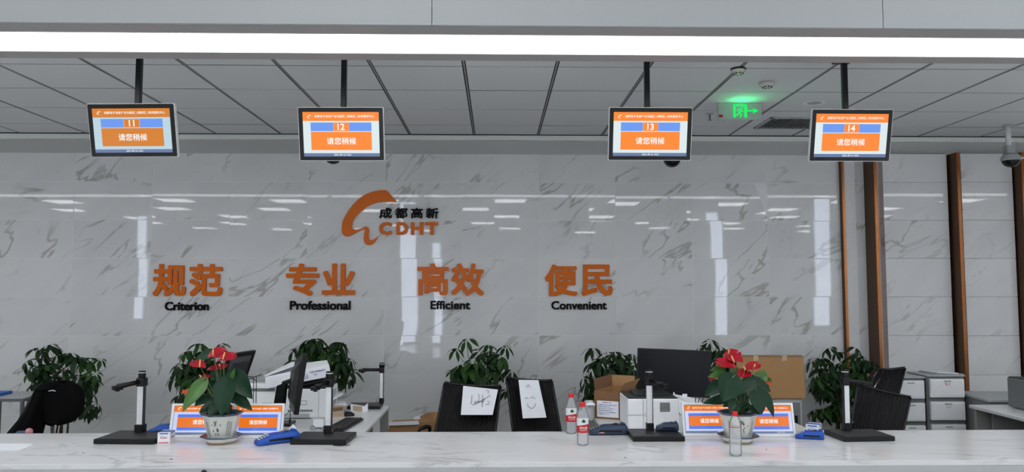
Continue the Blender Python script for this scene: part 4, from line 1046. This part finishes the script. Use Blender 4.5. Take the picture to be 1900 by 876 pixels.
new().lathe([(.012, 0), (.016, .03), (.011, .036), (.0001, .038)], 14, tuple(P(1196.5, 733, 5.15))).build('body', 'spadix', t, True)
# second white device behind (sloping paper tray to the right of the printer)
t = world_thing('document_tray', 'sloping white tray behind the right desk display', 'tray', 1275, 740, 5.05, z=DZ)
new().hexa(H8([(1246, 733), (1285, 752), (1285, 769), (1262, 769)], 5.32, [(1250, 731), (1300, 741), (1300, 762), (1268, 762)], 5.42), .003).build('body', 'wht', t, True)
# cables
t = world_thing('cable_bundle', 'dark cables hanging beneath the large monitor', 'cables', 1290, 742, 5.4, z=DZ)
m = new()
for k in range(7):
    a = 1270+k*7; m.tube([P(a, 738, 5.42), P(a+R.uniform(-3, 3), 744+R.uniform(0, 3), 5.38), P(a+R.uniform(-8, 8), 752, 5.33)], .003, 5)
m.build('wires', 'black', t, True)
# open cardboard box
t = world_thing('open_carton', 'open brown cardboard box with a white printed label, right desk', 'box', 1135, 770, 5.0, z=DZ)
def pw(*c8): return new().hexa(list(c8))
FL, FR, BR_, BL_ = P(1104, 780, 5.2), P(1149, 783, 5.13), P(1179, 772, 5.42), P(1137, 770, 5.5)
for v in (FL, FR, BR_, BL_): v.z = DZ
hgt = .185
upv = Vector((0, 0, hgt))
def wall(a, b, mat='card', up_=upv):
    n = (b-a).cross(Vector((0, 0, 1))).normalized()*.004
    return new().hexa([a+up_-n, b+up_-n, b-n, a-n, a+up_+n, b+up_+n, b+n, a+n])
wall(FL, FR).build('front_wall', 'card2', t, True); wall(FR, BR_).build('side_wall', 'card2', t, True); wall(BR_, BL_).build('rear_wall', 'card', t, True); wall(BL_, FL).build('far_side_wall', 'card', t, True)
def flap(a, b, d): 
    n = Vector((0, .004, 0)); return new().hexa([a+d*.98, b+d, b, a, a+d*.98+n, b+d+n, b+n, a+n])
a_, b_, c__, d__ = FL+upv, FR+upv, BR_+upv, BL_+upv
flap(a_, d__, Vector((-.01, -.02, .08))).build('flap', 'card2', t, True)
flap(d__, c__, Vector((.0, .03, .07))).build('flap', 'card', t, True)
flap(b_, c__, Vector((.035, -.02, .06))).build('flap', 'card', t, True)
new().hexa([FL+Vector((0, -.01, 0)), FR+Vector((0, -.01, 0)), FR+Vector((0, -.006, .004)), FL+Vector((0, -.006, .004)), FL, FR, FR, FL]).build('tape', 'tape', t, True)
def lf(u, v, w): return FL.lerp(FR, u)+Vector((0, -.006-w, v*hgt))
new().quad(lf(.08, .08, .001), lf(.97, .08, .001), lf(.97, .66, .001), lf(.08, .66, .001)).build('label', 'paper', t, True)
m = new(); marks(m, lf, (.3, .58, .68, .625), .002, 0, 6)
for k in range(6): marks(m, lf, (.14, .50-.065*k, .14+(.76, .5, .7, .6, .72, .45)[k], .53-.065*k), .002, 0, (12, 8, 11, 9, 12, 7)[k])
m.build('label_print', 'inkb', t, True)
t = world_thing('grey_bin', 'small grey plastic holder left of the open cardboard box', 'holder', 1095, 770, 5.15, z=DZ)
new().lathe([(.026, 0), (.03, .125), (.027, .125), (.024, .01)], 20, tuple(Vector((P(1093, 770, 5.15).x, 5.15, DZ)))).build('holder', 'wht2', t, True)
m = new(); m.grid(lambda u, v: P(1088+16*u, 752-9*math.sin(PI*u)*v-3*math.sin(v*6), 5.1+.06*v), 6, 6); m.build('crumpled_tissue', 'paper', t, True)
# big carton on a low grey cabinet
cbz = P(1430, 739.5, 5.85).z
t = thing('low_cabinet', 'grey low cabinet behind the right desk display', 'cabinet', (P(1425, 760, 6.0).x, 6.02, 0))
wd = P(1476, 760, 5.86).x-P(1375, 760, 5.86).x
new().box((0, 0, cbz/2-.001), (wd, .34, cbz-.002), .004).build('body', 'wht2', t); new().box((-.0, -.172, cbz*.5), (wd-.03, .006, cbz-.06), .002).build('door', 'gry', t); new().box((wd*.38, -.18, cbz*.8), (.02, .012, .06), .003).build('handle', 'black', t)
t = thing('large_carton', 'large flat brown cardboard box behind the right anthurium', 'box', (P(1434, 740, 5.85).x, 5.85, cbz))
new().hexa(H8([(1366, 661), (1490.5, 661), (1495, 740), (1366, 740)], 5.83, [(1368, 658.5), (1488, 659), (1492, 731), (1368, 731)], 6.1), .003).build('body', 'card', t, True)
for x in (1402, 1455): new().hexa(H8([(x-4, 660), (x+5, 660), (x+5, 669), (x-4, 670)], 5.826, [(x-4, 658.5), (x+5, 658.5), (x+5, 668), (x-4, 669)], 5.84)).build('tape', 'tape', t, True)
new().hexa(H8([(1366, 661.5), (1490.5, 661.5), (1490.5, 662.5), (1366, 662.5)], 5.827, [(1366, 661.5), (1490.5, 661.5), (1490.5, 662.5), (1366, 662.5)], 5.829)).build('seam', 'card2', t, True)

# drawer towers
def tower(label, xl, xr, ytop, Y, marks):
    a = P(xl, ytop, Y); b = P(xr, ytop, Y); w_ = b.x-a.x; h = a.z; d = .32
    t = thing('drawer_tower', label, 'drawers', ((a.x+b.x)/2, Y+d/2, 0), 0, 'plastic drawer towers')
    new().box((0, .01, h/2), (w_, d-.02, h), .006).build('frame', 'gry', t)
    new().box((0, 0, h+.004), (w_+.006, d, .012), .004).build('top', 'wht2', t)
    n = 5; dh = h/n
    for k in range(n):
        z = h-dh*(k+.5)-.002
        dr = new().box((0, -d/2+.004, z), (w_-.03, .03, dh-.034), .005, seg=2).build('drawer', 'wht', t)
        new().box((0, -d/2-.012, z), (w_-.055, .004, dh-.06), .002).build('front_panel', 'wht', dr)
        new().box((0, -d/2-.013, z+dh*.5-.034), (.06, .008, .012), .003).build('handle', 'wht2', dr)
        if k < marks: 
            m = new(); m.box((0, -d/2-.0185, z+dh*.2), (.034, .002, .016)).build('sticker', 'pinkp' if k == 0 else 'wht2', dr)
            new().box((0, -d/2-.0195, z+dh*.2), (.028, .002, .011)).build('sticker_face', 'wht', dr)
    return t
tb = tower('white plastic drawer tower, right one of the pair, by the bronze fin', 1721, 1791, 699, 6.2, 2)
tower('white plastic drawer tower, left one of the pair, behind the black chairs', 1660, 1717, 702, 6.2, 0)
t = world_thing('binder', 'grey binder lying on top of the right drawer tower', 'binder', 1750, 694, 6.4, z=.93)
q = P(1750, 698, 6.35); new().box((q.x, 6.38, q.z+.018), (.26, .22, .02), .003, rot=(0, .03, .1)).build('cover', 'wht2', t, True); new().box((q.x-.03, 6.36, q.z+.034), (.2, .2, .008), .002, rot=(0, .05, .2)).build('papers', 'paper', t, True)
# pen scrawl on the left tower
t = world_thing('scrawl_note', 'black pen scrawl note stuck on the left drawer tower', 'note', 1678, 718, 6.2, z=.7)
new().hexa(H8([(1671, 708), (1689, 708), (1689, 726), (1671, 726)], 6.215, [(1671, 708), (1689, 708), (1689, 726), (1671, 726)], 6.217)).build('paper', 'paper', t, True)
m = new()
for L in ([(1674, 713), (1684, 713)], [(1679, 710), (1678, 718), (1673, 724)], [(1673, 719), (1685, 719), (1680, 724)], [(1682, 712), (1686, 716)]): m.tube([P(x, y, 6.205) for x, y in L], .003, 4)
m.build('pen_stroke', 'ink', t, True)
# right side: low grey filing cabinet and printer on desk
t = thing('grey_credenza', 'low grey cabinet against the wall behind the right desk', 'cabinet', (4.06, 6.12, 0), -.1)
h = .765; new().box((0, .0, h/2), (.5, .5, h), .004).build('body', 'gry', t); new().box((0, 0, h-.008), (.51, .52, .02), .003).build('top', 'wht2', t); new().box((.1, -.252, h*.5), (.28, .006, h*.7), .002).build('door', 'wht2', t)
x0 = P(1873, 750, 5.62).x; t = printer('dark grey printer on the desk at the right edge', x0, x0+.4, 5.3, DZ, .34, .225, 1)
t.children[0].data.materials[0] = M['gry']; new().box((0, -.202, .1), (.38, .004, .006)).build('panel_seam', 'dgry', t); new().box((0, -.202, .03), (.3, .006, .03), .002).build('paper_tray', 'dgry', t)
# left metal rack
t = thing('metal_rack', 'grey metal frame rack with glass top at the left edge', 'rack', (P(10, 770, 5.9).x, 5.95, 0))
h = P(40, 743, 5.74).z; xr_ = P(44, 743, 5.74).x-t.location.x
new().box((xr_-.45, 0, h), (.9, .42, .02), .003).build('shelf', 'silver2', t)
new().box((xr_-.45, 0, h+.012), (.86, .38, .004)).build('glass_top', 'wht2', t)
for x, y in ((xr_-.015, -.2), (xr_-.015, .2), (xr_-.18, -.2), (xr_-.88, .2)): new().box((x, y, h/2), (.022, .022, h), .002).build('leg', 'silver2', t)
new().box((xr_-.45, .2, h*.35), (.9, .02, .02)).box((xr_-.45, -.2, h*.35), (.9, .02, .02)).build('crossbar', 'silver2', t)
q = P(-14, 750, 5.8); t = thing('blue_folder', 'blue folder lying on the metal rack at the left edge', 'folder', (q.x, 5.9, h+.014)); new().box((-.06, 0, .012), (.16, .2, .022), .002).build('cover', 'bluep', t)
# paper and crumbs on counter
q = onz(10, 831, KZ); t = thing('paper_sheet', 'white paper sheet lying on the counter at the left edge', 'paper', (q.x, q.y, KZ)); m = new()
qs = [onz(-60, 824, KZ), onz(56, 823.5, KZ), onz(63, 826, KZ), onz(35, 836, KZ), onz(-60, 839, KZ)]
m.prism([(v.x, v.y) for v in qs], lambda u, v, w: Vector((u, v, KZ+w)), .0005, .002); m.build('sheet', 'paper', t, True)
q = onz(635, 827, KZ); t = thing('thin_pen', 'thin dark pen lying before the second scanner', 'pen', (q.x, q.y, KZ)); new().tube([onz(618, 826.5, KZ+.003), onz(632, 827, KZ+.003), onz(650, 826, KZ+.003)], [.002, .003, .0015], 6).build('barrel', 'black', t, True)
for k, (x, y, lb) in enumerate(((154.5, 841.5, 'tiny dark crumb on the counter right of the paper sheet'), (318, 853, 'short dark crumb on the counter below the small box'), (1160, 850, 'tiny dark crumb on the counter below the navy card reader'), (1422, 835, 'tiny dark crumb right of the unlabelled bottle'))):
    q = onz(x, y, KZ); t = thing('crumb', lb, 'crumb', (q.x, q.y, KZ)); new().tube([(-.008 if k == 1 else -.003, 0, .002), (0, .002, .003), (.008 if k == 1 else .003, -.003, .002)], [.001, .0025, .001], 6).build('fleck', 'card2' if k == 1 else 'ink', t)
q = P(378, 876, ky0-.02); t = thing('round_knob', 'small black round knob at the front edge of the counter', 'knob', (q.x, q.y, q.z)); new().lathe([(.010, -.03), (.012, -.01), (.013, 0), (.009, .008), (.0001, .011)], 16).build('cap', 'black', t)

# ------------------------------------------------------------------ ceiling fittings
# exit sign
a = P(1331.5, 190.4, 5.8); b = P(1414, 222.5, 5.8)
t = thing('exit_sign', 'green lit exit sign with running figure and arrow under the ceiling', 'sign', ((a.x+b.x)/2, 5.8, CH))
new().box(((a.x+b.x)/2, 5.81, (a.z+b.z)/2), (b.x-a.x, .016, a.z-b.z), .003).build('plate', 'wht2', t, True)
new().box(((a.x+b.x)/2, 5.81, a.z+.01), (b.x-a.x, .03, .016), .002).build('top_housing', 'wht', t, True)
W_ = b.x-a.x; Hh = a.z-b.z
fe = lambda u, v, w: Vector((a.x+u*W_, 5.8-w, b.z+v*Hh))
m = new()
def bar2(x0, y0, x1, y1): m.quad(fe(x0, y0, .002), fe(x1, y0, .002), fe(x1, y1, .002), fe(x0, y1, .002))
bar2(.35, .13, .40, .90); bar2(.60, .13, .66, .90); bar2(.35, .80, .66, .90)
def limb(pts, wd): 
    for (x0, y0), (x1, y1) in zip(pts, pts[1:]):
        d = Vector((x1-x0, (y1-y0)*Hh/W_)); L = d.length; n = Vector((-d.y, d.x))/L*wd/2
        q4 = [(x0+n.x, y0+n.y*W_/Hh), (x0-n.x, y0-n.y*W_/Hh), (x1-n.x, y1-n.y*W_/Hh), (x1+n.x, y1+n.y*W_/Hh)]
        m.quad(*[fe(x, y, .0024) for x, y in q4])
limb([(.53, .62), (.49, .42)], .05); limb([(.49, .42), (.53, .3), (.50, .15)], .028); limb([(.48, .44), (.45, .3), (.41, .24)], .028)
limb([(.52, .6), (.56, .48), (.59, .5)], .02); limb([(.51, .62), (.45, .58), (.44, .48)], .02)
m.prism([(.545+.02*math.cos(k*PI/5), .7+.02*W_/Hh*math.sin(k*PI/5)) for k in range(10)], fe, .002, .0026)
bar2(.66, .49, .84, .57); m.add([fe(.80, .37, .002), fe(.92, .53, .002), fe(.80, .69, .002)], [(0, 1, 2)])
m.build('green_pictogram', 'e_gr', t, True)
m = new(); m.quad(fe(.02, .14, .002), fe(.11, .14, .002), fe(.11, .29, .002), fe(.02, .29, .002)); m.build('red_indicator', 'e_rd', t, True)
ld = bpy.data.lights.new('exit_sign_edge', 'AREA'); ld.shape = 'RECTANGLE'; ld.size = .1; ld.size_y = .01; ld.energy = .35; ld.color = (.05, 1, .3)
lo = bpy.data.objects.new('edge_lamp', ld); COL.objects.link(lo); lo.parent = t; lo.location = (.0, -.04, a.z-CH-.09); lo.rotation_euler = (PI+.9, 0, 0)
# sprinkler, smoke detectors, downlight, vent, cameras
q = onz(1317, 211, CH); t = thing('sprinkler_head', 'small sprinkler head on the ceiling left of the exit sign', 'sprinkler', tuple(q))
new().lathe([(.034, 0), (.03, -.006), (.012, -.008)], 20).build('rose', 'wht2', t); new().lathe([(.008, -.006), (.008, -.035), (.004, -.05), (.016, -.052), (.016, -.055)], 12).build('nozzle', 'silver2', t)
for (x, y, lb, rr) in ((1370, 127, 'round white smoke detector nearest the beam', .045), (1423, 153, 'round cream smoke detector above the exit sign', .05)):
    q = onz(x, y, CH); t = thing('smoke_detector', lb, 'detector', tuple(q), 0, 'smoke detectors')
    new().lathe([(rr*1.05, 0), (rr*1.1, -.008), (rr*1.0, -.012)], 28).build('base', 'dgry' if y < 140 else 'wht2', t); new().lathe([(rr, -.010), (rr*.95, -.022), (rr*.6, -.036), (.0001, -.038)], 28, cap=False).build('cover', 'china', t)
    for k in range(8): new().box((rr*.62*math.cos(k*PI/4), rr*.62*math.sin(k*PI/4), -.0345), (.012, .008, .006), rot=(0, 0, k*PI/4+PI/2)).build('slot', 'black', t)
q = onz(1511, 191, CH); t = thing('recessed_downlight', 'unlit round downlight in the ceiling beside display 14', 'light', tuple(q))
new().lathe([(.055, -.001), (.085, -.004), (.09, 0)], 32, cap=False).build('ring', 'wht', t); new().lathe([(.0001, .0), (.055, -.001)], 32, cap=False).build('lens', 'wht2', t)
vx0, vx1 = 2.30, 2.86; vy0, vy1 = onz(1440, 217, CH).y, onz(1400, 237, CH).y
t = thing('air_vent', 'white louvred air vent in the ceiling behind display 14', 'vent', ((vx0+vx1)/2, (vy0+vy1)/2, CH)); vw, vd = vx1-vx0, vy1-vy0
new().box((0, vd/2-.012, -.006), (vw, .024, .014), .002).box((0, -vd/2+.012, -.006), (vw, .024, .014), .002).box((vw/2-.012, 0, -.006), (.024, vd, .014), .002).box((-vw/2+.012, 0, -.006), (.024, vd, .014), .002).build('frame', 'wht2', t)
new().box((0, 0, .0), (vw-.04, vd-.04, .001)).build('duct', 'dark', t)
sm_ = new().box((0, 0, 0), (.003, vd-.05, .020), rot=(0, .7, 0)).mesh('slat', 'wht2')
for k in range(18):
    o = bpy.data.objects.new('slat', sm_); COL.objects.link(o); o.parent = t; o.location = (-vw/2+.04+(vw-.08)*k/17, 0, -.008)
def dome(px, py, Y, label, show):
    q = P(px, py, Y); t = thing('security_camera', label, 'camera', (q.x, Y, CH), 0, 'domed security cameras')
    L = CH-q.z
    new().lathe([(.045, 0), (.045, -.012), (.026, -.014)], 24).build('ceiling_plate', 'wht2', t)
    new().tube([(0, 0, -.01), (0, 0, -L+.13)], .022 if show else .02, 14).build('pole', 'wht', t)
    new().box((0, .0, -L+.12), (.075, .07, .075), .008, seg=2).build('joint_box', 'wht2', t)
    new().lathe([(.0001, .085), (.06, .075), (.078, .05), (.08, .025), (.074, .018)], 28, (0, -.02, -L), sm=True, cap=False).build('hood', 'wht2' if show else 'dgry', t)
    new().lathe([(.074, .03), (.068, .0), (.048, -.025), (.022, -.037), (.0001, -.04)], 28, (0, -.02, -L), cap=False).build('dome', 'gloss', t)
    new().box((.085, -.03, -L+.04), (.035, .06, .012), .003).build('sun_shield', 'wht', t)
dome(1873, 303, 6.6, 'white domed security camera hanging near the right edge', True)
dome(619, 297, 6.6, 'dark domed security camera peeping below the second hanging display', False)
dome(1246, 303, 6.6, 'dark domed security camera peeping below the third hanging display', False)
